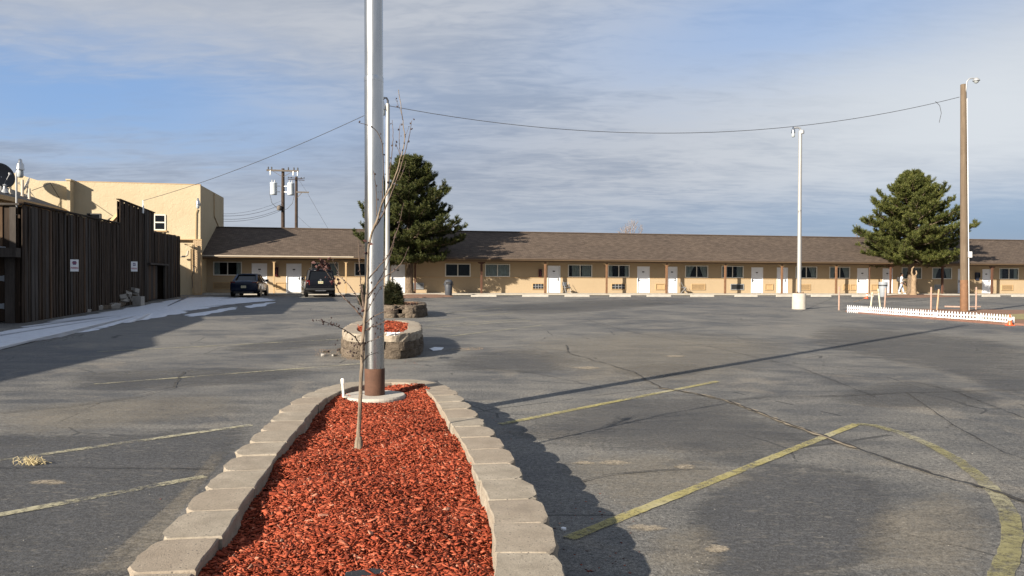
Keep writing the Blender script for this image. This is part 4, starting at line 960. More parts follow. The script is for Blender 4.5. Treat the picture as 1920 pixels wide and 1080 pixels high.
def build_planter(lab, pts, courses, H, L, D, seed, mat, capmat=None, batter=.012, jit=1.0):
    f, tot = loop_at(smooth_loop(pts)); rnd = random.Random(seed)
    c = sum((Vector((x, y, 0)) for x, y in pts), Vector())/len(pts)
    area = sum(pts[i][0]*pts[(i+1) % len(pts)][1]-pts[(i+1) % len(pts)][0]*pts[i][1] for i in range(len(pts)))
    root = thing('block_planter', lab, 'planter', c, 0, 'block planters in a row down the lot')
    n = round(tot/L); LL = tot/n
    low = block_variants(LL*.97, D, H, seed, mat=mat, rough=.02 if courses < 3 else .013, ch=1.0 if courses < 3 else 1.5); top = block_variants(LL*(.992 if courses < 3 else .975), D, H, seed+1, mat=capmat or mat, rough=.014, ch=1.0 if courses < 3 else 1.4)
    for k in range(courses):
        for i in range(n):
            if abs(area) > 0: p, t = f((i+.5*(k % 2))*LL)
            inward = Vector((-t.y, t.x, 0)) if area > 0 else Vector((t.y, -t.x, 0))
            tx = t if area > 0 else -t
            q = p+inward*(batter*k+rnd.uniform(-.008, .010)*jit)-c
            last = k == courses-1
            place('block', (top if last else low)[rnd.randrange(6)], root, (q.x, q.y, k*H+rnd.uniform(0, .003)), (rnd.uniform(-.012, .012)*jit*last, rnd.uniform(-.012, .012)*jit*last, math.atan2(tx.y, tx.x)+rnd.uniform(-.015, .015)*jit))
    return root, f, tot, c
def inside(poly, x, y):
    r = False; n = len(poly)
    for i in range(n):
        x1, y1 = poly[i]; x2, y2 = poly[i-1]
        if (y1 > y) != (y2 > y) and x < (x2-x1)*(y-y1)/(y2-y1)+x1: r = not r
    return r
def inset(pts, d):
    L = smooth_loop(pts); n = len(L); out = []
    area = sum(L[i].x*L[(i+1) % n].y-L[(i+1) % n].x*L[i].y for i in range(n)); sg = 1 if area > 0 else -1
    for i in range(0, n, 4):
        t = (L[(i+2) % n]-L[i-2]).normalized(); out.append((L[i].x-t.y*d*sg, L[i].y+t.x*d*sg))
    return out
def mulch(lab, pts, d, height, chips, size, seed, x0y0=None, mat='mulch'):
    """a bed of loose red chips"""
    poly = inset(pts, d); P = np.array(poly); rng = np.random.default_rng(seed)
    c = P.mean(0)
    # base sheet
    k = len(poly); vs = [(x, y, height(x, y)-.05) for x, y in poly]+[(c[0]+(x-c[0])*.5, c[1]+(y-c[1])*.5, height(c[0]+(x-c[0])*.5, c[1]+(y-c[1])*.5)-.05) for x, y in poly]+[(c[0], c[1], height(*c)-.05)]
    mbase = [(i, (i+1) % k, k+(i+1) % k, k+i) for i in range(k)]+[(k+i, k+(i+1) % k, 2*k) for i in range(k)]
    mb = MB(); mb.add(vs, mbase); me0 = mb.mesh('mulch_soil', M[mat]); fix_normals(me0)
    lo, hi = P.min(0), P.max(0); pts_ = []
    while len(pts_) < chips:
        q = rng.uniform(lo, hi, (chips, 2))
        for x, y in q:
            if inside(poly, x, y) and (x0y0 is None or y > x0y0 or rng.random() < .3): pts_.append((x, y))
            if len(pts_) >= chips: break
    xy = np.array(pts_); n = len(xy)
    Ln = size*np.clip(rng.lognormal(0, .62, n), .3, 2.8); Wd = Ln*rng.uniform(.14, .46, n)+.002; Th = rng.uniform(.0015, .005, n)*(size/.03)**.5
    t = np.array([(-1, -.75, -1), (1, -.45, -1), (.8, .8, -1), (-.7, 1, -1), (-.95, -.7, 1), (.95, -.5, 1), (.85, .75, 1), (-.75, .9, 1)], dtype=float)
    loc = t[None]*np.stack([Ln/2, Wd/2, Th/2], 1)[:, None, :]
    loc += rng.normal(0, 1, loc.shape)*(Wd*.10)[:, None, None]*np.array([1, 1, .35])
    yaw = rng.uniform(0, 2*np.pi, n); pit = rng.normal(0, .26, n); rol = rng.normal(0, .42, n)
    cy, sy, cp, sp, cr, sr = np.cos(yaw), np.sin(yaw), np.cos(pit), np.sin(pit), np.cos(rol), np.sin(rol)
    R = np.stack([np.stack([cy*cp, cy*sp*sr-sy*cr, cy*sp*cr+sy*sr], 1), np.stack([sy*cp, sy*sp*sr+cy*cr, sy*sp*cr-cy*sr], 1), np.stack([-sp, cp*sr, cp*cr], 1)], 1)
    w = np.einsum('nij,nkj->nki', R, loc)
    z = np.array([height(x, y) for x, y in xy])+np.abs(rng.normal(0, .009, n))*(size/.03)
    w += np.stack([xy[:, 0], xy[:, 1], z], 1)[:, None, :]
    faces = np.array([(4, 5, 6, 7), (0, 1, 5, 4), (1, 2, 6, 5), (2, 3, 7, 6), (3, 0, 4, 7), (3, 2, 1, 0)])
    F = (faces[None]+(np.arange(n)*8)[:, None, None]).reshape(-1, 4)
    me = mesh_np('mulch', w.reshape(-1, 3), F, M[mat])
    o = tag(place('mulch', me), lab, 'mulch', None, 'stuff')
    b = place('mulch_base', me0, o)
    return o
# near planter
near_pts = [(-.62, .9), (-1.15, 1.35), (-1.42, 2.2), (-1.51, 3.05), (-1.63, 3.9), (-1.77, 4.95), (-1.90, 6.0), (-1.98, 7.0), (-1.90, 7.75), (-1.62, 8.2), (-1.25, 8.37), (-.85, 8.2), (-.55, 7.6), (-.32, 6.6), (-.16, 5.8), (.0, 4.95), (.15, 4.0), (.215, 3.3), (.20, 2.5), (.08, 1.6), (-.2, 1.0)]
build_planter('long near planter of pale concrete blocks filled with red mulch around the big steel pole', near_pts, 2, .155, .385, .27, 3, M['block'])
def near_h(x, y): return .215+.05*math.exp(-((x+.85)**2)/.5)+.018*math.sin(x*5+y*3.1)+.012*math.sin(y*7-x*4)+.02*max(0, y-6.5)
mulch('bright red wood chip mulch filling the long near planter around the steel pole', near_pts, .235, near_h, 88000, .0200, 2)
# middle planter, darker blocks with rough faces
def stadium(cx, cy, length, width, ang, nose=.5):
    pts = []; d = Vector((math.sin(ang), math.cos(ang))); n = Vector((d.y, -d.x))
    for a, b in ((-.5, -.22), (-.47, .0), (-.5, .22), (-.40, .42), (-.2, .5), (.05, .5), (.3, .46), (.46, .32), (.5, .1), (.5, -.12), (.46, -.32), (.3, -.46), (.05, -.5), (-.2, -.5), (-.40, -.42)):
        p = Vector((cx, cy))+d*(a*length)+n*(b*width); pts.append((p.x, p.y))
    return pts
ang = math.atan2(-.13, 1)
mid_pts = stadium(-2.52, 15.15, 4.1, 1.50, ang)
build_planter('middle planter of three courses of rough brown blocks with red mulch, behind the big pole', mid_pts, 3, .145, .40, .26, 8, M['rough_stone'], M['block'])
mulch('red wood chip mulch inside the middle block planter', mid_pts, .24, lambda x, y: .39+.015*math.sin(4*x+3*y), 9000, .045, 4)
far_pts = stadium(-3.98, 27.7, 4.2, 1.8, ang)
build_planter('far block planter holding the dark rounded bush and the thin lamp pole', far_pts, 3, .14, .42, .26, 12, M['rough_stone'], M['rough_stone'], jit=2.0)
blob_soil = mulch('dark weathered mulch inside the far block planter', far_pts, .24, lambda x, y: .36, 2500, .06, 6, None, 'dirt')

# big pole
pb = at(703, 741, 7.4); pole = thing('steel_pole', 'thick silver steel pole with a rusted foot on a round concrete footing', 'pole', (pb.x, pb.y, 0))
pole.rotation_euler = (0, -.0055, 0)
mb = MB(); zf = .292
mb.lathe([(.30, .1), (.297, zf-.015), (.285, zf)], 40); mb.build('footing', M['concrete'], pole, bevel=.004)
zr = pb.z+(741-690)/1442*7.4+.0; r0 = 35.5/2/1442*7.4
mb = MB(); mb.lathe([(r0*1.06, zf+.001), (r0*1.06, zr-.004), (r0*1.02, zr)], 40); mb.build('rusted_foot', M['rust'], pole, True)
zs = at(701, 150, 7.4).z
mb = MB(); mb.lathe([(r0, zr+.001), (r0, zs-.002)], 48); mb.build('lower_pole', M['galv'], pole, True)
mb = MB(); mb.lathe([(r0*.965, zs-.001), (r0*.965, 9.3)], 48); mb.build('upper_pole', M['galv'], pole, True)
mb = MB(); mb.lathe([(r0*1.015, zs-.02), (r0*1.015, zs+.02), (r0*.97, zs+.03)], 48); mb.build('weld_collar', M['galv'], pole, True)
pv = at(644.5, 741, 7.3); r = thing('plastic_pipe', 'short white plastic pipe standing in the mulch left of the big pole', 'pipe', (pv.x, pv.y, pv.z-.04)); r.rotation_euler = (0, -.06, 0)
mb = MB(); mb.lathe([(.013, 0), (.013, .17)], 10); mb.build('pipe', M['pvc'], r, True)
mb = MB(); mb.lathe([(.018, .15), (.018, .192), (.012, .2)], 10); mb.build('cap', M['pvc'], r, True)
lg = gp(690, 1082, .25); mb = MB(); mb.prism([(-.10, -.10), (.12, -.08), (.13, .02), (.02, .05), (-.09, .02)], -.05, .012)
tag(mb.build('plastic_scrap', M['black'], None, bevel=.006, loc=lg, rot=(.18, .05, .1)), 'black plastic scrap half buried in the mulch at the bottom edge of the photo', 'scrap')

# sapling in front of the pole
def sapling():
    YD = 5.36; base = gp(672.5, 838, .255); rnd = random.Random(4)
    root = thing('bare_sapling', 'thin bare sapling with dark buds growing in mulch in front of the steel pole', 'tree', base)
    def curve(pix, dep):
        P = [at(x, y, d)-base for (x, y), d in zip(pix, dep)]; out = []
        n = len(P)
        for i in range(n-1):
            a, b, c, d = P[max(i-1, 0)], P[i], P[i+1], P[min(i+2, n-1)]
            for k in range(5):
                t = k/5; out.append(.5*((2*b)+(c-a)*t+(2*a-5*b+4*c-d)*t*t+(3*b-a-3*c+d)*t**3)+Vector((rnd.uniform(-.002, .002), 0, 0)))
        out.append(P[-1]); return out
    def limb(pix, d0, d1, r0, r1, name='branch', mat='twig_dark', parent=root):
        if name == 'branch': r0, r1 = r0*.8, r1*.68
        n = len(pix); dep = [d0+(d1-d0)*i/(n-1) for i in range(n)]; c = curve(pix, dep); k = len(c)
        mb = MB(); mb.tube(c, [r0+(r1-r0)*(i/(k-1))**(.55 if name == 'trunk' else 1) for i in range(k)], 7); return mb.build(name, M[mat], parent, True), c
    trunk, tc = limb([(672.5, 845), (673, 800), (676, 740), (678, 690), (680, 640), (683, 600), (687, 567), (689, 520), (691, 467), (698, 435), (707, 413), (714, 390), (720, 373), (729, 358), (735, 347), (744, 322), (750, 300), (756, 278), (759, 260), (757, 240), (754, 215), (747, 168)], base.y, 5.25, .0175, .0022, 'trunk', 'twig')
    mb = MB(); mb.tube([Vector((0, 0, -.03)), Vector((0, 0, .03)), Vector((.001, 0, .07))], [.034, .028, .021], 8); mb.build('root_flare', M['twig'], root, True)
    Y = base.y
    spec = [
        ([(676, 231), (688, 234), (700, 240), (710, 252), (716, 268), (719, 300), (718, 345), (715, 385), (708, 413)], 5.1, Y, .0022, .006),
        ([(735, 225), (737, 255), (735, 285), (731, 320), (727, 352), (722, 372)], 5.3, Y, .002, .006),
        ([(772, 226), (768, 250), (761, 280), (755, 300), (747, 327), (738, 352), (728, 378), (716, 405), (702, 428)], 5.15, Y, .002, .008),
        ([(750, 232), (748, 262), (751, 296)], 5.4, Y, .0018, .004),
        ([(767, 463), (761, 476), (753, 493), (738, 508), (720, 520), (703, 538), (689, 556)], 5.0, Y, .002, .007),
        ([(757, 380), (753, 400), (749, 418), (739, 450), (727, 480), (710, 500), (692, 522)], 5.1, Y, .0022, .007),
        ([(741, 436), (735, 470), (722, 505), (705, 535), (690, 560)], 5.55, Y, .002, .006),
        ([(609, 504), (616, 515), (624, 526), (631, 537), (636, 547), (646, 559), (658, 571), (669, 583), (680, 596)], 5.2, Y, .003, .007),
        ([(632, 514), (643, 524), (654, 534), (662, 545), (669, 555), (675, 568), (681, 582)], 5.5, Y, .003, .007),
        ([(623, 487), (629, 498), (636, 512)], 5.45, 5.5, .0018, .003),
        ([(671, 450), (673, 480), (675, 510), (677, 540), (681, 568), (684, 590)], 5.25, Y, .002, .008),
        ([(678, 534), (680, 555), (682, 575)], 5.4, Y, .011, .015),
        ([(596, 601), (607, 603), (619, 607), (632, 612), (645, 618), (656, 625), (666, 633), (672, 642), (678, 652)], 5.0, Y, .0018, .007),
        ([(770, 571), (758, 575), (736, 582), (722, 584), (710, 589), (698, 595), (685, 606)], 5.1, Y, .002, .006),
        ([(723, 602), (714, 606), (705, 610), (694, 614), (683, 621)], 5.2, Y, .002, .006),
        ([(724, 627), (712, 632), (699, 638), (688, 642), (679, 652)], 5.3, Y, .002, .005),
        ([(708, 661), (698, 664), (688, 669), (680, 680)], 5.4, Y, .002, .005),
        ([(717, 535), (706, 552), (694, 573), (686, 588)], 5.6, Y, .002, .006),
        ([(700, 320), (704, 345), (706, 375), (706, 405)], 5.2, Y, .0018, .005),
        ([(762, 300), (757, 318), (748, 340)], 5.35, 5.3, .0016, .003), ([(742, 268), (748, 285), (752, 300)], 5.2, 5.25, .0016, .003), ([(741, 185), (750, 205), (755, 225)], 5.2, 5.25, .0014, .0022), ([(766, 240), (760, 255), (757, 270)], 5.3, 5.25, .0014, .0022),
    ]
    bud = MB(); bud.lathe([(.001, -.006), (.0042, -.003), (.0046, .002), (.0024, .005), (.001, .007)], 6); bm = bud.mesh('bud', M['bud'], True)
    nb = 0
    for pix, d0, d1, r0, r1 in spec:
        o, c = limb(pix, d0, d1, r0, r1)
        vs = []
        for i in range(0, len(c)-4, 2):
            if rnd.random() < .62:
                q = c[i]+Vector((rnd.uniform(-.012, .012), rnd.uniform(-.012, .012), rnd.uniform(-.008, .012))); s = rnd.uniform(.6, 1.3); place('bud', bm, o, q, (rnd.uniform(-1, 1), rnd.uniform(-1, 1), 0), (s, s, s*1.2)); nb += 1
    # clusters of dried berries and curled leaves
    for px, py, n, sp in ((600, 603, 5, .025), (621, 606, 5, .03), (642, 655, 9, .04), (655, 640, 5, .03), (700, 612, 6, .03), (672, 655, 5, .03), (717, 606, 5, .025), (708, 620, 5, .03), (634, 523, 5, .03), (700, 535, 5, .04), (668, 648, 5, .03)):
        c = at(px, py, rnd.uniform(5.1, 5.4))-base
        for _ in range(n):
            q = c+Vector((rnd.gauss(0, sp), rnd.gauss(0, sp), rnd.gauss(0, sp*.6))); s = rnd.uniform(.8, 1.5); place('bud', bm, root, q, (rnd.uniform(-1, 1), 0, 0), (s, s, s))
    def leaf_mesh():
        mb = MB(); vs = []; n = 5
        for i in range(n):
            t = i/(n-1); w = .018*math.sin(math.pi*min(.97, t+.06)); vs += [(-w, t*.055, .012*math.sin(t*3)+.008), (0, t*.055, .012*math.sin(t*3)), (w, t*.055, .012*math.sin(t*3)+.008)]
        fs = [(i*3+j, i*3+j+1, i*3+j+4, i*3+j+3) for i in range(n-1) for j in range(2)]
        mb.add(vs, fs); return mb.mesh('dried_leaf', M['dead_leaf'], True)
    lm = leaf_mesh()
    for px, py, n, sp in ((604, 497, 42, .026), (627, 525, 7, .03), (691, 457, 3, .02), (684, 470, 2, .015), (676, 585, 5, .02)):
        c = at(px, py, 5.2)-base
        for _ in range(n):
            q = c+Vector((rnd.gauss(0, sp), rnd.gauss(0, sp), rnd.gauss(0, sp*.7))); s = rnd.uniform(.35, .65)
            place('dried_leaf', lm, root, q, (rnd.uniform(-2, 2), rnd.uniform(-2, 2), rnd.uniform(0, 6)), (s, s, s))
sapling()

# ================================================================== pines
def pine(name, lab, base, H, R, zb, seed, needles, prof, lean=0.0, whorls=22, lop=0.0, trunk_r=.24, aim=1.0, needle=.15):
    rnd = random.Random(seed); rng = np.random.default_rng(seed)
    root = thing(name, lab, 'tree', base, 0, 'pine trees in front of the motel')
    tp = [Vector((lean*z/H*H*.03+rnd.uniform(-.04, .04)*(z > .5), rnd.uniform(-.04, .04)*(z > .5), z)) for z in [0, .3, 1, 2, 3.2, 4.6, 6, 7.4, H*.9, H]]
    mb = MB(); mb.tube(tp, [trunk_r*1.45, trunk_r*1.1, trunk_r, trunk_r*.92, trunk_r*.8, trunk_r*.66, trunk_r*.5, trunk_r*.34, .05, .02], 12); mb.build('trunk', M['bark'], root, True)
    def trunk_at(z):
        for a, b in zip(tp, tp[1:]):
            if a.z <= z <= b.z: return a.lerp(b, (z-a.z)/max(1e-6, b.z-a.z))
        return tp[-1]
    limbs = MB(); tips = []
    for w in range(whorls):
        n = 5; a0 = rnd.uniform(0, 6.28)
        for k in range(n):
            z = zb+(H-.35-zb)*min(1, max(0, ((w+rnd.uniform(-.9, .9))/(whorls-1))))**.95; u = (z-zb)/(H-zb); Lm = R*prof(u)*(1-.35*max(0, (u-.72)/.28))
            az = a0+k*2*math.pi/n+rnd.uniform(-.35, .35); L = Lm*rnd.choice((.70, .84, .92, 1.0, 1.0, 1.06))
            if L < .25: L = .25
            up = .02+.50*u+rnd.uniform(-.14, .14); p = trunk_at(z); pts = [p]; d = Vector((math.cos(az), math.sin(az), up)).normalized(); m = max(4, int(L/.27))
            for j in range(m):
                t = (j+1)/m; sag = (-.20 if u < .5 else -.05)*math.sin(t*math.pi*.8)+.5*t*t
                dd = (d+Vector((0, 0, sag))).normalized(); p = p+dd*(L/m)+Vector((rnd.uniform(-.05, .05), rnd.uniform(-.05, .05), rnd.uniform(-.02, .02))); pts.append(p)
            r = .015+.013*L
            limbs.tube(pts, [r*(1-.85*i/(len(pts)-1)) for i in range(len(pts))], 5, cap=False)
            for j in range(1, len(pts)):
                t = j/(len(pts)-1)
                if t < .18 and u < .8: continue
                dd = (pts[j]-pts[j-1]).normalized(); side = dd.cross(Vector((0, 0, 1))).normalized()
                for s in (-1, 1, -1, 1):
                    if rnd.random() < .10: continue
                    ln = (.28+.50*(1-t)+.12*L/R)*min(1, L/1.4+.3)*rnd.uniform(.6, 1.25); e = (dd*rnd.uniform(.3, 1.0)+side*s*rnd.uniform(.5, 1.1)+Vector((0, 0, rnd.uniform(-.15, .85)))).normalized()
                    q = pts[j]+e*ln+Vector((0, 0, .06)); mid = pts[j]+e*ln*.55; tips.append((q, (e+Vector((0, 0, .55))).normalized())); tips.append((mid, e))
                    if ln > .42:
                        for _ in range(2):
                            e2 = (e+Vector((rnd.gauss(0, .6), rnd.gauss(0, .6), rnd.uniform(.0, .9)))).normalized(); q2 = mid+e2*ln*.5; tips.append((q2, (e2+Vector((0, 0, .4))).normalized())); limbs.tube([mid, q2], [.008, .004], 3, cap=False)
                    limbs.tube([pts[j], q], [.011, .005], 3, cap=False)
            tips.append((pts[-1], (pts[-1]-pts[-2]).normalized()))
    for i in range(7): tips.append((tp[-1]+Vector((rnd.uniform(-.09, .09), rnd.uniform(-.09, .09), -.1*i)), Vector((rnd.uniform(-.3, .3), rnd.uniform(-.3, .3), 1)).normalized()))
    limbs.build('limbs', M['bark'], root)['kind'] = 'stuff'
    # needle tufts, bottle brushes of thin blades along the end of every shoot
    n = len(tips); k = 24; P = np.array([t[0] for t in tips]); D = np.array([t[1] for t in tips])
    tl = rng.uniform(.75, 1.3, n)
    ax = rng.normal(0, 1, (n, k, 3)); d = D[:, None, :]
    ax -= (ax*d).sum(2, keepdims=True)*d; ax /= np.linalg.norm(ax, axis=2, keepdims=True)
    f = rng.uniform(.35, 1.25, (n, k, 1)); dirn = d*f+ax*rng.uniform(.5, 1.0, (n, k, 1)); dirn /= np.linalg.norm(dirn, axis=2, keepdims=True)
    start = P[:, None, :]+d*rng.uniform(-.16, .08, (n, k, 1))
    ln = needle*tl[:, None, None]*rng.uniform(.7, 1.2, (n, k, 1)); side = np.cross(dirn, rng.normal(0, 1, (n, k, 3))); side /= np.linalg.norm(side, axis=2, keepdims=True)
    wd = .020
    V_ = np.stack([start-side*wd*.7, start+side*wd*.7, start+dirn*ln+side*wd*.35, start+dirn*ln-side*wd*.35], 2).reshape(-1, 3)
    F = np.arange(len(V_)).reshape(-1, 4)
    me = mesh_np('crown', V_, F, needles); o = place('crown', me, root); o['kind'] = 'stuff'
    return root, n
pl = gp(768, 552.5); pr = gp(1707, 553.5)
def prof_l(u): return (.62+.38*min(1, u/.16))*(1-max(0, u-.16)/.84)**.60 if u > .0 else .62
def prof_r(u): return (.72+.28*min(1, u/.2))*(1-max(0, u-.2)/.8)**.78+.03
_, n1 = pine('pine_tree', 'dark dense pine with an egg shaped crown behind the big pole', pl, 9.9, 4.0, 2.3, 21, M['needles_a'], prof_l, lop=0.0, whorls=26, trunk_r=.27)
_, n2 = pine('pine_tree', 'broad olive green pine with a pointed crown beside the tall wooden pole', pr, 9.95, 4.55, 2.4, 33, M['needles_b'], prof_r, whorls=26, trunk_r=.26)
print('tufts', n1, n2)
mb = MB(); rr = random.Random(3)
st = gp(1712.5, 554.2); r = thing('lopped_trunk', 'pale barkless lopped trunk with a sawn top beside the right pine', 'tree stump', st)
mb.tube([(0, 0, 0), (.02, 0, .25), (0, 0, .9), (.03, 0, 1.35), (.02, 0, 1.62)], [.30, .22, .19, .20, .17], 12); mb.build('trunk', M['bark_pale'], r, True)
mb = MB(); mb.tube([(-.05, 0, 1.55), (-.16, 0, 1.8), (-.12, 0, 2.15), (.02, 0, 2.3)], [.09, .07, .06, .05], 8); mb.tube([(.1, .02, 1.5), (.24, 0, 1.75), (.2, 0, 2.0)], [.08, .06, .05], 8); mb.build('stub_limb', M['bark_pale'], r, True)
# bush in the far planter
def bush(name, lab, base, rx, rz, n, seed, mat, k=14, ln=.11):
    rng = np.random.default_rng(seed); root = thing(name, lab, 'bush', base)
    v = rng.normal(0, 1, (n, 3)); v /= np.linalg.norm(v, axis=1, keepdims=True); v[:, 2] = np.abs(v[:, 2])*.95-.15
    lump = 1+.16*np.sin(v[:, 0]*5+1)*np.sin(v[:, 1]*4+v[:, 2]*5)+rng.normal(0, .06, n)
    P = v*lump[:, None]*np.array([rx, rx, rz])*rng.uniform(.72, 1.0, (n, 1)); P[:, 2] += .15*rz
    D = v+np.array([0, 0, .4]); D /= np.linalg.norm(D, axis=1, keepdims=True)
    dirn = D[:, None, :]+rng.normal(0, .55, (n, k, 3)); dirn /= np.linalg.norm(dirn, axis=2, keepdims=True)
    side = np.cross(dirn, rng.normal(0, 1, (n, k, 3))); side /= np.linalg.norm(side, axis=2, keepdims=True)
    s = P[:, None, :]+rng.normal(0, .03, (n, k, 3)); L = ln*rng.uniform(.6, 1.3, (n, k, 1)); w = .009
    V_ = np.stack([s-side*w, s+side*w, s+dirn*L+side*w*.4, s+dirn*L-side*w*.4], 2).reshape(-1, 3)
    o = place('foliage', mesh_np('foliage', V_, np.arange(len(V_)).reshape(-1, 4), mat), root); o['kind'] = 'stuff'
    mb = MB(); rnd = random.Random(seed)
    for i in range(9): a = rnd.uniform(0, 6.28); mb.tube([(0, 0, -.05), (math.cos(a)*rx*.3, math.sin(a)*rx*.3, rz*.35), (math.cos(a)*rx*.7, math.sin(a)*rx*.7, rz*.75)], [.03, .02, .008], 5)
    mb.build('stems', M['bark'], root)
bb = at(736, 574, 26.9); bush('rounded_bush', 'dark rounded bush growing in the far block planter', (bb.x, bb.y, .34), .33, .82, 900, 5, M['bush'])
bb = at(688, 577, 27.6); bush('rounded_bush', 'small dark bush in the far planter seen just left of the big pole', (bb.x, bb.y, .34), .20, .8, 350, 6, M['bush'])
# bare trees beyond the roof
def bare_tree(lab, px, py_top, px0, px1, D, seed, upright=.9):
    base = at(px, 560, D); top = at(px, py_top, D).z; half = (at(px1, 430, D).x-at(px0, 430, D).x)/2
    root = thing('bare_tree', lab, 'tree', (base.x, base.y, 0), 0, 'bare winter trees beyond the motel roof'); rnd = random.Random(seed); mb = MB(); tk = MB()
    tk.tube([(0, 0, 0), (.1, 0, top*.35)], [.25, .16], 8); tk.build('trunk', M['bark'], root)
    def grow(p, d, L, r, lv):
        q = p+d*L; (mb).tube([p, p.lerp(q, .5)+Vector((rnd.uniform(-.08, .08), 0, rnd.uniform(-.05, .05)))*L, q], [r, r*.85, r*.65], 4 if lv > 1 else 6, cap=False)
        if lv >= 5: return
        for _ in range(3 if lv < 4 else 4):
            e = (d*upright+Vector((rnd.gauss(0, .5), rnd.gauss(0, .5), rnd.uniform(-.05, .45)))).normalized(); grow(q if rnd.random() < .7 else p.lerp(q, .6), e, L*rnd.uniform(.6, .82), max(.012, r*.6), lv+1)
    grow(Vector((.1, 0, top*.33)), Vector((0, 0, 1)), top*.22, .15, 0)
    o = mb.build('branches', M['twig_far'], root); o['kind'] = 'stuff'
    xs = [v.co for v in o.data.vertices]; zmax = max(v.z for v in xs); w = max(abs(v.x) for v in xs)
    kx, kz = half/w, (top-top*.33)/(zmax-top*.33)
    for v in o.data.vertices: v.co.x *= kx*1.1; v.co.z = top*.33+(v.co.z-top*.33)*kz
bare_tree('pale bare tree whose twigs show above the middle of the motel roof', 1186, 410, 1158, 1214, 95, 3)
bare_tree('faint bare tree whose twigs show above the roof just left of the right pine', 1614, 418, 1596, 1634, 105, 9)
# ================================================================== poles and wires
zt3 = at(724, 192, 27.4); thin = thing('lamp_pole', 'thin white lamp pole rising from the far planter, partly hidden by the big pole', 'lamp post', (at(726, 575, 27.4).x, 27.4, .30))
mb = MB(); mb.lathe([(.09, 0), (.085, 1.5), (.07, zt3.z-.35)], 14); mb.build('pole', M['pole_white'], thin, True)
h = zt3.z-.35; mb = MB(); mb.tube([(0, 0, h-.02), (0, 0, h+.12), (-.04, -.02, h+.2), (-.12, -.05, h+.2), (-.16, -.06, h+.12)], .035, 8); mb.build('arm', M['dark_metal'], thin, True)
yard_head(thin, (-.16, -.06, h-.35), M['galv'], .7)
lp0 = gp(1498, 579.5); lz = at(1499, 246, lp0.y).z; L2 = thing('lamp_pole', 'white steel lamp pole on a round concrete base in the open lot', 'lamp post', (lp0.x, lp0.y, 0)); L2.rotation_euler = (0, -.004, 0)
mb = MB(); mb.lathe([(.31, 0), (.30, .02), (.298, .69), (.28, .71)], 28); mb.build('concrete_base', M['concrete'], L2, True)
mb = MB(); mb.box(-.17, .17, -.17, .17, .712, .735); [mb.lathe([(.018, .736), (.018, .79)], 6, (sx*.13, sy*.13, 0)) for sx in (-1, 1) for sy in (-1, 1)]; mb.build('base_plate', M['rust'], L2)
mb = MB(); mb.lathe([(.095, .736), (.088, 3), (.075, lz)], 16); mb.build('pole', M['pole_white'], L2, True)
mb = MB(); mb.tube([(0, 0, lz), (0, 0, lz+.12), (-.12, -.02, lz+.16), (-.3, -.04, lz+.13)], .04, 8); mb.lathe([(.09, lz-.12), (.1, lz), (.06, lz+.05)], 12, (.06, -.05, 0)); mb.build('arm', M['grey_metal'], L2, True)
yard_head(L2, (-.33, -.04, lz-.2), M['galv'], .62)
mb = MB(); mb.box(-.18, .2, -.12, .1, 0, .03)
wd0 = gp(1808, 586.5); wz = at(1805, 158, wd0.y).z; WP = thing('wooden_lamp_pole', 'tall weathered wooden pole with a curved lamp arm at the right', 'lamp post', (wd0.x, wd0.y, 0)); WP.rotation_euler = (0, -.019, 0)
mb = MB(); mb.lathe([(.155, -.05), (.15, 1), (.135, 5), (.115, wz-.02), (.10, wz)], 16); mb.build('pole', M['wood_pole'], WP, True)
mb = MB(); mb.lathe([(.157, 0), (.157, .4), (.153, 1.35), (.150, 1.36)], 16); mb.build('stained_foot', M['brown_post'], WP, True)
mb = MB(); mb.tube([(.05, -.08, wz-.35), (.07, -.12, wz+.08), (.17, -.13, wz+.2), (.36, -.13, wz+.21)], .028, 8); mb.build('arm', M['grey_metal'], WP, True)
mb = MB(); mb.lathe([(.03, .12), (.07, .10), (.13, .03), (.14, -.02)], 14); hd = mb.build('lamp_head', M['grey_metal'], WP, True, loc=(.45, -.13, wz+.12)); mb = MB(); mb.lathe([(.1, -.022), (.09, -.08), (.03, -.12)], 12); mb.build('lens', M['lens'], hd, True)
mb = MB(); mb.tube([(.155, -.06, .1), (.15, -.06, 2.4), (.115, -.05, wz-.6)], .024, 6); mb.build('conduit', M['white_metal'], WP, True)
mb = MB(); mb.box(.10, .24, -.16, -.06, 2.28, 2.52); mb.build('meter_box', M['white_metal'], WP)
WIRE_B = Vector((zt3.x, 27.4, zt3.z-.1)); WIRE_C = at(1799, 182, wd0.y)
def wire(lab, a, b, sag, r=.011, n=28):
    a, b = Vector(a), Vector(b); mb = MB(); mb.tube([a.lerp(b, i/n)-Vector((0, 0, sag*4*(i/n)*(1-i/n))) for i in range(n+1)], r, 5)
    return tag(mb.build('overhead_wire', M['wire']), lab, 'wire')
wire('thin black wire running from the fence false front up to the thin lamp pole', WIRE_A, WIRE_B, .25)
wire('long sagging black wire between the thin lamp pole and the wooden pole at the right', WIRE_B, WIRE_C, 1.22)
mb = MB(); mb.tube([at(1754, 190, wd0.y-.5), at(1762, 198, wd0.y-.5), at(1765, 212, wd0.y-.5), at(1761, 230, wd0.y-.5)], .010, 5); tag(mb.build('loose_wire_tail', M['wire']), 'short loose tail of wire hanging near the wooden pole', 'wire')

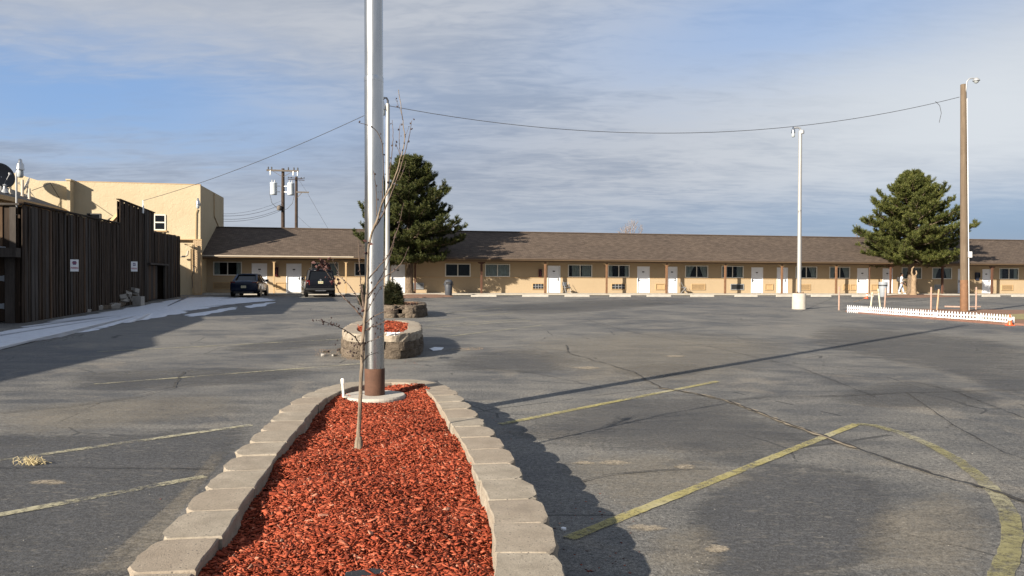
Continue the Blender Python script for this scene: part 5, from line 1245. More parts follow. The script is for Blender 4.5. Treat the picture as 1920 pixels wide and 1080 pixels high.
def utility(lab, px, top, D, arms, width):
    p = at(px, 560, D); z = at(px, top, D).z; r = thing('utility_pole', lab, 'utility pole', (p.x, p.y, 0), A, 'utility poles beyond the motel roof')
    mb = MB(); mb.lathe([(width*.6, 0), (width*.5, z*.8), (width*.42, z)], 12); mb.build('pole', M['creosote'], r, True); k = D/FOCAL
    return r, z, k
r, z, k = utility('utility pole with a wide crossarm and two grey transformers', 530.5, 316, 68, 1, .30)
za = z-4*k
mb = MB(); mb.box(-29*k, 29*k, -.26, -.15, za-.1, za+.05); mb.build('crossarm', M['grey_arm'], r)
mb = MB(); [mb.bar((s*.9*1, -.28, za-.06), (s*.05, -.2, za-.55), .05, .03) for s in (-1, 1)]; mb.build('brace', M['grey_arm'], r)
for dx in (-26, -20, 10, 20, 27): mb = MB(); mb.lathe([(.05, 0), (.07, .06), (.045, .1), (.075, .16), (.03, .24)], 8, (dx*k, -.2, za+.05)); mb.build('insulator', M['dark_metal'], r, True)
for dx in (-22, 19, 27): mb = MB(); mb.lathe([(.03, 0), (.06, -.1), (.04, -.2), (.06, -.3), (.03, -.42)], 8, (dx*k, -.28, za-.05)); mb.build('fuse_cutout', M['white_metal'], r, True)
for dx in (-16.5, 14.5):
    zc = at(530, 366, 68).z
    mb = MB(); mb.lathe([(.25, 0), (.29, .04), (.30, .1), (.30, .98), (.31, 1.0), (.31, 1.05), (.27, 1.08), (.05, 1.12)], 18); t = mb.build('transformer', M['transformer'], r, True, loc=(dx*k, -.15, zc))
    mb = MB(); [mb.lathe([(.05, 1.08), (.06, 1.15), (.035, 1.2), (.05, 1.26), (.02, 1.32)], 8, (x, 0, 0)) for x in (-.12, .1)]; mb.build('bushing', M['grey_metal'], t, True)
    s = 1 if dx < 0 else -1
    for q in (.28, .78): mb = MB(); mb.bar((s*.28, 0, q), (s*.62, .1, q), .08, .06); mb.build('mount', M['white_metal'], t)
    mb = MB(); mb.tube([(-.28*s, -.1, .75), (-.3*s, -.1, 0), (-.15*s, -.1, -.7), (.3*s, -.05, -1.2), (.7*s, 0, -1.35)], .02, 5); mb.build('cable_drop', M['wire'], t)
mb = MB(); mb.box(-.75, -.16, -.3, -.1, at(530, 391, 68).z-.4, at(530, 391, 68).z+.3); 
mb = MB(); mb.lathe([(.16, 0), (.2, .1), (.2, .35), (.1, .45)], 10, (-.3, -.2, at(530, 395, 68).z)); mb.build('splice_case', M['grey_arm'], r, True)
P_A = r.location.copy()
r2, z2, k2 = utility('plain utility pole with short side arms just right of the transformer pole', 555.5, 331, 72, 0, .27)
for dz, x0, x1 in ((-.3, -.75, .75), (-.15, -.6, .6)): mb = MB(); mb.bar((x0, -.2, z2+dz), (x1, -.2, z2+dz-.05), .06, .06); mb.build('spacer_arm', M['creosote'], r2)
for dx in (-14, -9, 9, 14): mb = MB(); mb.lathe([(.04, 0), (.06, .06), (.03, .14)], 8, (dx*k2, -.2, z2-.2)); mb.build('insulator', M['dark_metal'], r2, True)
z3 = at(555, 360.5, 72).z; mb = MB(); mb.box(.0, 23*k2, -.24, -.14, z3-.06, z3+.06); mb.build('crossarm', M['grey_arm'], r2)
mb = MB(); mb.bar((.1, -.19, z3-.5), (.5, -.19, z3-.06), .05, .05); mb.build('brace', M['grey_arm'], r2)
wc = lambda px, py, D: at(px, py, D)
wy = c0+V*7.5+U*.05
for i, (y0, y1) in enumerate(((401, 376), (405, 383), (411, 391), (415, 394))):
    b = wc(528, y1, 67.9); s_ = (c0+V*8.2+U*.06); a = Vector((s_.x, s_.y, CAM_H+(513-y0)/FOCAL*s_.y))
    wire(('uppermost', 'second', 'third', 'lowest')[i]+' of the four service wires from the yellow block to the transformer pole', a, b, .3, .014 if i else .01, 16)
wire('thin guy wire slanting down right from the plain utility pole', wc(577, 363, 72), wc(640, 470, 72), .05, .012, 10)
wire('upper thin wire slanting down right from the top of the plain utility pole', wc(561, 338, 72), wc(577, 362, 72), .02, .01, 8)
wire('low thin wire slanting down right behind the motel roof', wc(558, 405, 72), wc(600, 440, 72), .1, .01, 10)

# yard light behind the fence
pb_ = at(31.5, 470, 26.0); YL = thing('yard_light', 'grey gooseneck yard light standing behind the fence at the far left', 'yard light', (pb_.x, pb_.y, 0)); zz_ = at(33, 326, 26.0).z
mb = MB(); mb.tube([(0, 0, 0), (0, 0, zz_-.05), (.01, 0, zz_+.06), (.05, 0, zz_+.13), (.13, 0, zz_+.15)], .032, 8); mb.build('pole', M['grey_metal'], YL, True)
yard_head(YL, (.13, 0, zz_-.02), M['galv'], .85)

# ================================================================== cars
def loft(stations, ring):
    """closed loft: every station is a list of (y,z) for the right half, mirrored"""
    vs = []; n = None
    for x, half in stations:
        pts = [(y, z) for y, z in half]; full = pts+[(-y, z) for y, z in reversed(pts) if abs(y) > 1e-6]
        n = len(full); vs += [(x, y, z) for y, z in full]
    m = len(stations); fs = [(i*n+k, i*n+(k+1) % n, (i+1)*n+(k+1) % n, (i+1)*n+k) for i in range(m-1) for k in range(n)]
    fs += [tuple(range(n-1, -1, -1)), tuple((m-1)*n+k for k in range(n))]
    return vs, fs
def car(name, lab, cat, loc, rz, spec, paint):
    """origin on the ground, forward = +x"""
    root = thing(name, lab, cat, loc, rz); hw, wb, wr = spec['hw'], spec['wheel_x'], spec['wheel_r']
    def half(w, zb, zm, zt, crown=.02): return [(0, zt+crown), (w*.62, zt+crown*.6), (w*.90, zt-.03), (w*.985, zt-.10), (w, zm), (w*.985, zb+.14), (w*.93, zb), (0, zb-.0)]
    st = [(x, half(hw*w, zb, zm, zt)) for x, w, zb, zm, zt in spec['body']]
    mb = MB(); mb.add(*loft(st, 0)); o = mb.build('body', paint, root, True, subsurf=1); fix_normals(o.data)
    b = o.modifiers.new('edge', 'EDGE_SPLIT'); b.split_angle = math.radians(50)
    gh = spec['house']      # x, half width at belt, belt z, half width roof, roof z
    mb = MB(); mb.add(*loft([(x, [(0, zr), (wr_*.8, zr-.005), (wr_, zr-.05), (wbelt, zbelt), (0, zbelt-.03)]) for x, wbelt, zbelt, wr_, zr in gh], 0)); g = mb.build('windows', M['car_glass'], root); fix_normals(g.data)
    rf = spec['roof']
    mb = MB(); mb.add(*loft([(x, [(0, z+.025), (w*.7, z+.018), (w, z-.03), (w*.98, z-.06), (0, z-.03)]) for x, w, z in rf], 0)); o = mb.build('roof_panel', paint, root, True); fix_normals(o.data)
    for (xa, ya, za_, xb, yb, zb_, w) in spec['pillars']:
        for s in (-1, 1): mb = MB(); mb.bar((xa, ya*s, za_), (xb, yb*s, zb_), w, .05); mb.build('pillar', paint, root)
    for x in wb:
        for s in (-1, 1):
            mb = MB(); mb.lathe([(wr*.62, -.10), (wr*.93, -.10), (wr, -.07), (wr, .07), (wr*.93, .10), (wr*.62, .10)], 24, axis='y'); w = mb.build('wheel', M['rubber'], root, True, loc=(x, s*(hw-.10), wr))
            mb = MB(); mb.lathe([(.02, s*.075), (wr*.2, s*.085), (wr*.24, s*.05), (wr*.55, s*.06), (wr*.63, s*.095), (wr*.63, -s*.02), (.02, -s*.02)], 20, axis='y'); mb.build('rim', M['rim'], w, True)
            for q in range(5):
                a = q*2*math.pi/5; mb = MB(); mb.bar((math.cos(a)*wr*.15, s*.082, math.sin(a)*wr*.15), (math.cos(a)*wr*.58, s*.085, math.sin(a)*wr*.58), .05, .025, up=(0, 1, 0)); mb.build('spoke', M['rim'], w)
            mb = MB(); mb.lathe([(wr*1.12, -.005), (wr*1.12, .012)], 24, axis='y'); mb.build('wheel_arch', M['black'], root, True, loc=(x, s*(hw-.004), wr*1.02))
    xr = spec['rear']
    for s in (-1, 1):
        a, b2, z0, z1, xs = spec['tail']
        mb = MB(); mb.add([(xr+.02, s*a, z0), (xr+.02, s*a, z1), (xr-.012, s*a, z0), (xr-.012, s*a, z1), (xr+.0+xs, s*b2, z0+.02), (xr+xs, s*b2, z1), (xr+xs+.22, s*(b2+.035), z0+.06), (xr+xs+.22, s*(b2+.03), z1)], [(2, 3, 5, 4), (4, 5, 7, 6), (0, 2, 4, 6), (1, 7, 5, 3), (0, 1, 3, 2), (0, 6, 7, 1)]); o = mb.build('tail_lamp', M['tail'], root); fix_normals(o.data)
        mx, my, mz = spec['mirror']; mb = MB(); mb.box(mx, mx+.13, s*my if s > 0 else -my-.2, (my+.2) if s > 0 else -my, mz, mz+.15); mb.build('mirror', paint, root, bevel=.03)
        hx = spec['front']; mb = MB(); mb.box(hx-.10, hx+.005, s*hw*.55-.16, s*hw*.55+.16, spec['head_z'], spec['head_z']+.14); mb.build('headlight', M['lens'], root, bevel=.03)
        for dx in spec['handles']: mb = MB(); mb.box(dx, dx+.18, s*(hw+.0)-.012, s*(hw+.0)+.012, spec['belt']-.14, spec['belt']-.11); mb.build('door_handle', paint, root)
        for dx in spec['doors']: mb = MB(); mb.box(dx-.004, dx+.004, s*(hw-.004)-.004, s*(hw-.004)+.004, .32, spec['belt']-.05); mb.build('door_seam', M['black'], root)
    pz, px_ = spec['plate']; mb = MB(); mb.box(px_-.012, px_, -.15, .15, pz, pz+.15); p = mb.build('licence_plate', M['plate'], root)
    mb = MB(); [mb.box(px_-.014, px_-.0125, -.11+.034*i, -.09+.034*i, pz+.045, pz+.105) for i in range(7) if i != 3]; mb.build('plate_characters', M['sign_red'], p)
    mb = MB(); mb.box(*spec['bumper']); mb.build('bumper_trim', M['black'], root, bevel=.02)
    mb = MB(); mb.box(*spec['seam']); mb.build('boot_seam', M['black'], root)
    mb = MB(); mb.tube([(xr+.0, -hw*.5, .26), (xr+.3, -hw*.5, .28)], .035, 10); mb.build('exhaust', M['chrome'], root)
    mb = MB(); mb.box(xr+.35, spec['front']-.4, -hw*.8, hw*.8, .20, .5); mb.build('underbody', M['black'], root)
    return root
HEAD = A+math.pi/2
cs = gp(457.5, 556.8); fwd = Vector((math.cos(HEAD-.03), math.sin(HEAD-.03), 0))
sedan = car('sedan', 'dark blue sedan parked nose in, half in shadow at the end of the snow strip', 'car', cs+fwd*2.2, HEAD-.03, dict(hw=.89, wheel_x=(-1.38, 1.42), wheel_r=.33,
    body=[(-2.36, .80, .40, .62, .86), (-2.31, .93, .30, .6, .97), (-2.05, .985, .24, .6, 1.02), (-1.4, 1, .22, .6, 1.0), (-.4, 1, .22, .6, .95), (.9, 1, .22, .58, .93), (1.5, .985, .22, .56, .88), (2.05, .94, .24, .5, .78), (2.3, .82, .28, .48, .68), (2.36, .66, .34, .48, .6)],
    house=[(-1.78, .70, .985, .60, 1.0), (-.98, .79, .96, .575, 1.415), (.15, .80, .94, .58, 1.425), (1.12, .74, .92, .62, .935)], roof=[(-1.12, .56, 1.41), (-.6, .575, 1.44), (-.1, .575, 1.445), (.26, .57, 1.41)],
    pillars=[(-1.80, .70, .99, -1.0, .575, 1.40, .13), (1.10, .74, .92, .2, .575, 1.40, .07), (-.30, .80, .94, -.30, .585, 1.40, .08)], rear=-2.33, front=2.34, tail=(.52, .80, .72, .96, .05), mirror=(.62, .86, .94), head_z=.58, handles=(-.75, .35), doors=(-1.15, -.3, .85), belt=.93, plate=(.56, -2.365), bumper=(-2.33, -2.2, -.6, .6, .22, .34), seam=(-2.352, -2.30, -.5, .5, .80, .81)), M['car_blue'])
cs2 = gp(601, 557.5); fwd2 = Vector((math.cos(HEAD+.10), math.sin(HEAD+.10), 0))
suv = car('suv', 'navy black sport utility vehicle parked nose in before the second white door', 'car', cs2+fwd2*2.3, HEAD+.10, dict(hw=.92, wheel_x=(-1.45, 1.45), wheel_r=.37,
    body=[(-2.40, .90, .46, .75, 1.02), (-2.36, .96, .38, .75, 1.08), (-2.1, .99, .34, .75, 1.10), (-1.4, 1, .32, .75, 1.10), (0, 1, .32, .75, 1.09), (1.1, 1, .32, .75, 1.07), (1.6, .985, .32, .7, 1.04), (2.15, .95, .34, .65, .96), (2.38, .86, .38, .62, .86), (2.44, .72, .44, .6, .76)],
    house=[(-2.34, .80, 1.06, .69, 1.10), (-2.12, .82, 1.07, .67, 1.69), (.2, .83, 1.06, .68, 1.71), (1.15, .78, 1.03, .70, 1.05)], roof=[(-2.18, .66, 1.69), (-1.5, .675, 1.73), (-.3, .675, 1.735), (.30, .66, 1.70)],
    pillars=[(-2.34, .80, 1.08, -2.13, .675, 1.68, .14), (1.12, .78, 1.05, .24, .67, 1.68, .08), (-.25, .83, 1.07, -.25, .69, 1.68, .07), (-1.3, .82, 1.07, -1.3, .69, 1.68, .12)], rear=-2.385, front=2.42, tail=(.66, .86, .78, 1.06, .04), mirror=(.72, .90, 1.08), head_z=.74, handles=(-.75, .4), doors=(-1.2, -.25, .95), belt=1.07, plate=(.86, -2.415), bumper=(-2.46, -2.3, -.85, .85, .44, .58), seam=(-2.412, -2.36, -.66, .66, .655, .665)), M['car_black'])
mb = MB()
for s in (-1, 1): mb.tube([(-1.95, s*.6, 1.77), (-1.8, s*.6, 1.82), (.0, s*.6, 1.82), (.15, s*.6, 1.76)], .022, 6)
for x in (-1.5, -.3): mb.tube([(x, -.6, 1.82), (x, .6, 1.82)], .018, 6)
mb.build('roof_rack', M['dark_metal'], suv)
mb = MB(); mb.box(-2.47, -2.455, -.32, .32, .40, .44); mb.build('tow_bar_trim', M['chrome'], suv)
mb = MB(); mb.lathe([(.06, 0), (.05, .012), (.001, .014)], 14, axis='x'); mb.build('emblem', M['chrome'], suv, True, loc=(-2.43, 0, 1.08))

# ================================================================== small things by the rooms
def bin_(lab, px, py0, D, h, mat, top, r=.28, group=None):
    p = D; root = thing('trash_bin', lab, 'trash bin', p); k = h/1.0
    mb = MB(); mb.lathe([(r*.82, .0), (r*.86, .03), (r, .72*k), (r*.98, .74*k)], 22); mb.build('bin_body', mat, root, True)
    if top == 'dome':
        mb = MB(); mb.lathe([(r*1.1, .741*k), (r*1.14, .78*k), (r*1.1, .84*k), (r*.98, .96*k), (r*.7, 1.04*k), (r*.2, 1.08*k)], 22); lid = mb.build('lid', M['plastic_dark'], root, True)
        mb = MB(); mb.box(-r*.6, r*.6, -r*1.14, -r*.9, .80*k, .92*k); mb.build('flap', M['black'], lid)
        for s in (-1, 1): mb = MB(); mb.bar((s*r*1.0, 0, .70*k), (s*r*1.25, 0, .74*k), .12, .04); mb.build('handle', mat, root)
    else:
        mb = MB(); mb.lathe([(r*1.03, .741*k), (r*1.05, .76*k), (r*1.05, .8*k), (r*1.0, .81*k)], 22); mb.build('black_band', M['black'], root, True)
        mb = MB(); mb.lathe([(r*1.01, .811*k), (r*1.04, .84*k), (r*1.02, 1.0*k), (r*.95, 1.02*k)], 22); mb.build('lid', mat, root, True)
bin_('charcoal trash can with a domed black lid on the walk right of the left pine', 0, 0, gp(841, 554.2), 1.05, M['plastic_dark'], 'dome')
bin_('grey round trash bin with a black band between leaning stakes near the right pine', 0, 0, gp(1655.5, 556.5), 1.08, M['plastic_grey'], 'flat', .30)
def chair(lab, px, seat_mat, rz, padded):
    s = S(px, .75, 545); p = world(s, .75, FLOOR); root = thing('folding_chair' if not padded else 'chair', lab, 'chair', p, A+rz)
    mb = MB(); mb.box(-.21, .21, -.2, .2, .43, .47); mb.build('seat', seat_mat, root, bevel=.015)
    mb = MB(); mb.box(-.2, .2, .19, .225, .56, .86); mb.build('backrest', seat_mat, root, bevel=.03, rot=(-.12, 0, 0), loc=(0, .06, 0))
    for sx in (-1, 1):
        for y0, y1, z in ((-.24, .22, .88), (.24, -.16, .45)):
            mb = MB(); mb.tube([(sx*.215, y0, .0), (sx*.215, y1, z)], .013, 6); mb.build('leg', M['grey_metal'], root)
    mb = MB(); mb.bar((-.21, -.17, .14), (.21, -.17, .14), .02, .02); mb.build('stretcher', M['grey_metal'], root)
chair('dark padded chair on the walk right of the fourth door', 1063, M['seat'], .3, True)
chair('grey folding chair turned sideways on the walk beside the sixth door', 1282, M['seat'], 1.15, False)
chair('grey chair on the walk half hidden behind the dark sport utility vehicle', 571, M['seat'], -.3, True)
def wall_box(name, lab, cat, px, py0, py1, w, mat, shape):
    s = S(px); z1 = on_plane(px, py0, WALL)[1]; z0 = on_plane(px, py1, WALL)[1]; p = world(s, WALL-.12, z0); h = z1-z0
    root = thing(name, lab, cat, p, A)
    mb = MB(); mb.box(-w/2, w/2, 0, .115, 0, h); mb.build('cabinet', mat, root, bevel=.01)
    if shape == 'ext':
        mb = MB(); mb.box(-w/2+.03, w/2-.03, -.004, -.001, .05, h-.05); mb.build('glass_door', M['car_glass'], root)
        mb = MB(); mb.lathe([(.05, .08), (.055, .1), (.055, h*.6), (.02, h*.72), (.03, h*.78)], 10, (0, -.03, 0)); mb.build('extinguisher', M['red_cab'], root, True)
    else:
        mb = MB(); mb.box(-w/2-.03, w/2+.03, -.10, .115, h+.002, h+.05); mb.box(-w/2-.03, -w/2-.004, -.1, .115, h*.35, h+.001); mb.box(w/2+.004, w/2+.03, -.1, .115, h*.35, h+.001); mb.build('hood', mat, root)
        mb = MB(); mb.box(-.12, .05, -.03, -.003, h*.45, h*.85); mb.build('handset', M['black'], root)
wall_box('extinguisher_cabinet', 'dark red extinguisher cabinet on the tan wall right of the first post', 'extinguisher cabinet', 518.5, 501, 518, .26, M['red_cab'], 'ext')
wall_box('extinguisher_cabinet', 'dark red extinguisher cabinet on the tan wall left of the fourth door', 'extinguisher cabinet', 1012.7, 505, 519, .25, M['red_cab'], 'ext')
wall_box('payphone', 'dark blue payphone box on the wall left of the rightmost door', 'payphone', 1831, 512, 525.5, .30, M['blue_box'], 'phone')

# ================================================================== person by the right pine
def skin_obj(name, joints, edges, mat, parent, sub=2, root_i=0):
    me = bpy.data.meshes.new(name); me.from_pydata([j[0] for j in joints], edges, []); me.materials.append(mat)
    o = place(name, me, parent); m = o.modifiers.new('skin', 'SKIN'); m.use_smooth_shade = True; d = me.skin_vertices[0].data
    for i, j in enumerate(joints): d[i].radius = j[1] if isinstance(j[1], tuple) else (j[1], j[1]); d[i].use_root = i == root_i
    m = o.modifiers.new('sub', 'SUBSURF'); m.levels = sub; m.render_levels = sub
    return o
def person():
    p = gp(1690, 553.3); root = thing('person', 'person in a white hooded top and pale jeans walking beside the right pine', 'person', (p.x, p.y, FLOOR if (to_local(p)[1] > -.75) else .06), 0)
    root.rotation_euler = (0, 0, math.radians(-20))     # faces +x, slightly away
    # front is +x; y = left of the body
    J = [((0, 0, .88), (.12, .15)), ((0, 0, 1.08), (.10, .13)), ((.01, 0, 1.26), (.11, .16)), ((.01, 0, 1.36), (.07, .10)), ((.02, 0, 1.44), .048), ((.035, 0, 1.52), .075), ((.035, 0, 1.60), .085), ((.02, 0, 1.66), .05)]
    E = [(i, i+1) for i in range(7)]
    def chain(frm, pts):
        b = len(J); J.extend(pts); E.append((frm, b)); E.extend((b+i, b+i+1) for i in range(len(pts)-1)); return len(J)-1
    hands = []
    for s, f in ((1, .16), (-1, -.10)):
        k = chain(3, [((.0, s*.17, 1.34), .055), ((-.02+f*.3, s*.21, 1.10), .042), ((f+.08, s*.20, .90), .032), ((f+.13, s*.195, .84), (.018, .034))])
        for q, (dy, L) in enumerate(((-.03, .07), (-.01, .085), (.01, .08), (.03, .065))): chain(k, [((f+.15, s*(.195+dy), .80), .009), ((f+.155, s*(.195+dy), .84-L-.02), .008), ((f+.145, s*(.195+dy), .82-L-.03), .007)])
        chain(k, [((f+.17, s*.165, .83), .010), ((f+.185, s*.16, .79), .008)])
    for s, f in ((1, .20), (-1, -.22)):
        chain(0, [((.01, s*.10, .80), .085), ((f*.55, s*.10, .48), .06), ((f, s*.10, .12 if f > 0 else .16), .042), ((f+.02, s*.10, .05 if f > 0 else .10), .042), ((f+.16, s*.11, .035), .032)])
    skin_obj('body', J, E, M['skin'], root)
    skin_obj('hoodie', [((0, 0, .84), (.155, .185)), ((0, 0, 1.08), (.14, .17)), ((.01, 0, 1.26), (.145, .19)), ((.0, 0, 1.38), (.10, .12)), ((-.04, 0, 1.43), (.08, .07)), ((.0, .18, 1.34), .085), ((.03, .22, 1.10), .07), ((.22, .205, .92), .055), ((.0, -.18, 1.34), .085), ((-.05, -.22, 1.10), .07), ((-.05, -.205, .92), .055)],
             [(0, 1), (1, 2), (2, 3), (3, 4), (3, 5), (5, 6), (6, 7), (3, 8), (8, 9), (9, 10)], M['cloth_white'], root)
    skin_obj('jeans', [((0, 0, .92), (.135, .165)), ((0, 0, .84), (.135, .165)), ((.01, .10, .76), .115), ((.11, .10, .46), .07), ((.19, .10, .10), .075), ((.01, -.10, .76), .115), ((-.12, -.10, .46), .07), ((-.21, -.10, .14), .075)],
             [(0, 1), (1, 2), (2, 3), (3, 4), (1, 5), (5, 6), (6, 7)], M['denim'], root)
    for f, s, z in ((.21, 1, .03), (-.21, -1, .06)): skin_obj('shoe', [((f-.05, s*.1, z+.03), .05), ((f+.06, s*.1, z+.01), .048), ((f+.17, s*.11, z), .04)], [(0, 1), (1, 2)], M['white'], root, 1)
    skin_obj('hair', [((.0, 0, 1.70), .06), ((-.02, 0, 1.64), .105), ((-.045, 0, 1.56), .085), ((-.055, 0, 1.47), .06)], [(0, 1), (1, 2), (2, 3)], M['hair'], root, 1)
    for s in (-1, 1):
        mb = MB(); mb.lathe([(.004, -.008), (.012, 0), (.004, .008)], 8, (.115, s*.032, 1.585)); mb.build('eye', M['white'], root, True)
        mb = MB(); mb.lathe([(.012, -.03), (.02, 0), (.012, .03)], 8, (.03, s*.085, 1.57)); mb.build('ear', M['skin'], root, True)
    mb = MB(); mb.add([(.115, 0, 1.585), (.145, 0, 1.535), (.115, .018, 1.53), (.115, -.018, 1.53)], [(0, 1, 2), (0, 3, 1), (1, 3, 2)]); mb.build('nose', M['skin'], root)
    mb = MB(); mb.box(.108, .118, -.025, .025, 1.495, 1.505); mb.build('mouth', M['sign_red'], root)
    d = Vector((math.cos(math.radians(-20)), math.sin(math.radians(-20)), 0)); q = root.location-d*.20
    bag = thing('backpack', 'black backpack worn by the person in the white hooded top', 'backpack', (q.x, q.y, root.location.z+.98), math.radians(-20))
    mb = MB(); mb.box(-.12, .06, -.15, .15, 0, .40); mb.build('bag_body', M['black'], bag, bevel=.06)
    mb = MB(); mb.box(-.17, -.125, -.11, .11, .04, .22); mb.build('pocket', M['black'], bag, bevel=.03)
    for s in (-1, 1): mb = MB(); mb.tube([(.05, s*.10, .36), (.14, s*.12, .45), (.28, s*.12, .40), (.33, s*.12, .25), (.20, s*.17, .06), (.05, s*.13, .04)], .016, 6); mb.build('strap', M['black'], bag)
person()

# ================================================================== island with the picket fence
isl = [gp(1576, 584.5), gp(1600, 587.5), gp(1700, 595.5), gp(1800, 603.5), gp(1885, 610.5), gp(1990, 614), gp(2200, 614), gp(2200, 584), gp(1930, 583.5), gp(1790, 582), gp(1700, 581), gp(1620, 580.5), gp(1580, 581.5)]
def raised(name, P, mat, z):
    mb = MB(); mb.prism([(p.x, p.y) for p in P], 0, z); o = mb.build(name, mat); fix_normals(o.data); o['kind'] = 'structure'; return o
cI = sum(isl, Vector())/len(isl)
raised('island_kerb', [cI+(p-cI)*.955 for p in isl], M['red_kerb'], .05)
raised('island_soil', [cI+(p-cI)*.93 for p in isl], M['dirt'], .065)
flat('island_turf', [gp(1822, 597.5, .07), gp(1990, 600, .07), gp(2190, 606, .07), gp(2190, 588, .07), gp(1935, 587.5, .07), gp(1860, 590.5, .07)], M['dry_grass'], .0695)
mb = MB(); q = [gp(1771, 579.5), gp(1800, 580.2), gp(1838, 580)]; mb.tube([p+Vector((0, 0, .12)) for p in q], .04, 6); tag(mb.build('fallen_stake', M['stake_pink']), 'pinkish stake lying on the ground behind the wooden lamp pole', 'stake')
def picket_fence(lab, a, b):
    d = b-a; L = d.length; an = math.atan2(d.y, d.x); root = thing('picket_fence', lab, 'fence', a, an, 'white picket fence panels along the island')
    n = round(L/.118); rnd = random.Random(n); w = .020
    mb = MB(); mb.wall([(-w, 0), (w, 0), (w, .26), (w*.55, .288), (0, .30), (-w*.55, .288), (-w, .26)], -.005, .005); me = mb.mesh('picket', M['white'])
    for i in range(n): place('picket', me, root, (L*(i+.5)/n, -.013, .01), (rnd.uniform(-.02, .02), rnd.uniform(-.025, .025), 0))
    for z in (.07, .185): mb = MB(); mb.box(0, L, .0, .016, z, z+.035); mb.build('rail', M['white'], root)
    for s in (.02, L-.02): mb = MB(); mb.box(s-.02, s+.02, .018, .05, -.05, .25); mb.build('ground_stake', M['white'], root)
fa, fb, fc, fe = gp(1588, 586), gp(1754, 598.5), gp(1836, 604), gp(1899, 609.5)
u = lambda a, b, g=.03: (b-a).normalized()*g
picket_fence('longest run of low white picket fence, at the left end of the island', fa, fb-u(fa, fb)); picket_fence('middle run of low white picket fence in front of the wooden lamp pole', fb+u(fb, fc), fc-u(fb, fc)); picket_fence('right end run of low white picket fence beside the orange cone', fc+u(fc, fe), fe)
def stake(px, py, ptop, lean, mat, lab, w=.075):
    b = gp(px, py); k = b.y/FOCAL; h = (py-ptop)*k; r = thing('marker_post', lab, 'post', b, 0, 'marker posts around the island'); r.rotation_euler = (0, lean, 0)
    mb = MB(); mb.lathe([(w*.5, -.05), (w*.5, h*.97), (w*.38, h)], 8); mb.build('post_shaft', M[mat], r, True)
    mb = MB(); mb.lathe([(w*.53, h*.80), (w*.53, h*.86)], 8); mb.build('band', M['stake_wood'], r, True)
for a in ((1573, 581.5, 537, 0.0, 'stake_pink', 'upright pinkish marker post left of the picket fence'), (1632.5, 578, 548, .09, 'stake_cream', 'cream marker post leaning right, leftmost of the three by the grey bin'), (1650.5, 578, 541, -.12, 'stake_cream', 'cream marker post leaning left in front of the grey bin'), (1658.5, 577.5, 540, .05, 'stake_pink', 'pinkish marker post at the right side of the grey bin'),
          (1745.5, 584, 538, 0.0, 'stake_pink', 'upright pinkish marker post left of the wooden lamp pole, taller of the pair'), (1756.5, 584, 542, .08, 'stake_wood', 'weathered marker post leaning right, shorter of the pair left of the wooden lamp pole'), (1830, 582, 538, 0.0, 'stake_pink', 'pinkish marker post standing right of the wooden lamp pole')): stake(*a)
def cone(p, h, lab, rz=0, tip=0):
    r = thing('traffic_cone', lab, 'traffic cone', p, rz); r.rotation_euler = (tip, 0, rz)
    mb = MB(); mb.box(-h*.3, h*.3, -h*.3, h*.3, .0, h*.06); mb.build('base', M['orange'], r, bevel=.008)
    mb = MB(); mb.lathe([(h*.22, h*.061), (h*.06, h), (h*.04, h*1.005)], 18); c = mb.build('cone_body', M['orange'], r, True)
    mb = MB(); mb.lathe([(h*.152, h*.50), (h*.112, h*.72)], 18); mb.build('reflective_band', M['white'], c, True)
cone(gp(1893.5, 610.5), .33, 'faded orange traffic cone at the right end of the picket fence'); cone(gp(1624.5, 560), .42, 'small orange traffic cone leaning beyond the left end of the picket fence', .3, .2)
mb = MB(); mb.tube([gp(1632, 578)+Vector((0, 0, .55)), gp(1612, 572)+Vector((0, 0, .25)), gp(1600, 567)+Vector((0, 0, .02))], .012, 5); tag(mb.build('barrier_rope', M['stake_wood']), 'slack rope from the leaning cream post to the ground', 'rope')

# ================================================================== snow, rubble, litter
def snow_sheet(name, pix, seed, z=.012, frac=.05, n=7, lab='snow'):
    rnd = random.Random(seed); P = [gp(*q) for q in pix]; out = []
    for i, a in enumerate(P):
        b = P[(i+1) % len(P)]; d = (b-a); nrm = Vector((-d.y, d.x, 0)).normalized()
        for j in range(n): out.append(a.lerp(b, j/n)+nrm*rnd.uniform(-frac, frac)*min(4, d.length))
    c = sum(out, Vector())/len(out); k = len(out); vs, fs = [], []
    rings = [1.0, .93, .8, .55, .25]
    for r in rings: vs += [(c.x+(p.x-c.x)*r, c.y+(p.y-c.y)*r, .004+z*(1-r**6)) for p in out]
    for r in range(len(rings)-1): fs += [(r*k+i, r*k+(i+1) % k, (r+1)*k+(i+1) % k, (r+1)*k+i) for i in range(k)]
    fs.append(tuple((len(rings)-1)*k+i for i in range(k)))
    mb = MB(); mb.add(vs, fs); me = mb.mesh(name, M['snow'], True); fix_normals(me)
    at_ = me.color_attributes.new('cover', 'FLOAT_COLOR', 'POINT')
    for i in range(len(vs)):
        r = rings[min(i//k, len(rings)-1)]; v = .15 if r == 1 else (.55 if r > .9 else (.85 if r > .7 else .95)); at_.data[i].color = (v, v, v, 1)
    if me.polygons[0].normal.z < 0: me.flip_normals()
    o = place(name, me); o['kind'] = 'structure'; return o
snow_sheet('snow', [(-330, 735), (-60, 668), (120, 631), (240, 607), (330, 590), (430, 572), (520, 563), (505, 558.5), (440, 557), (400, 556), (352, 557), (300, 566), (200, 584), (120, 597), (40, 613), (-60, 634), (-330, 690)], 5, .02, .035)
snow_sheet('snow', [(345, 592), (400, 581), (448, 575), (440, 580), (400, 588), (360, 595)], 6, .012, .05, 4)
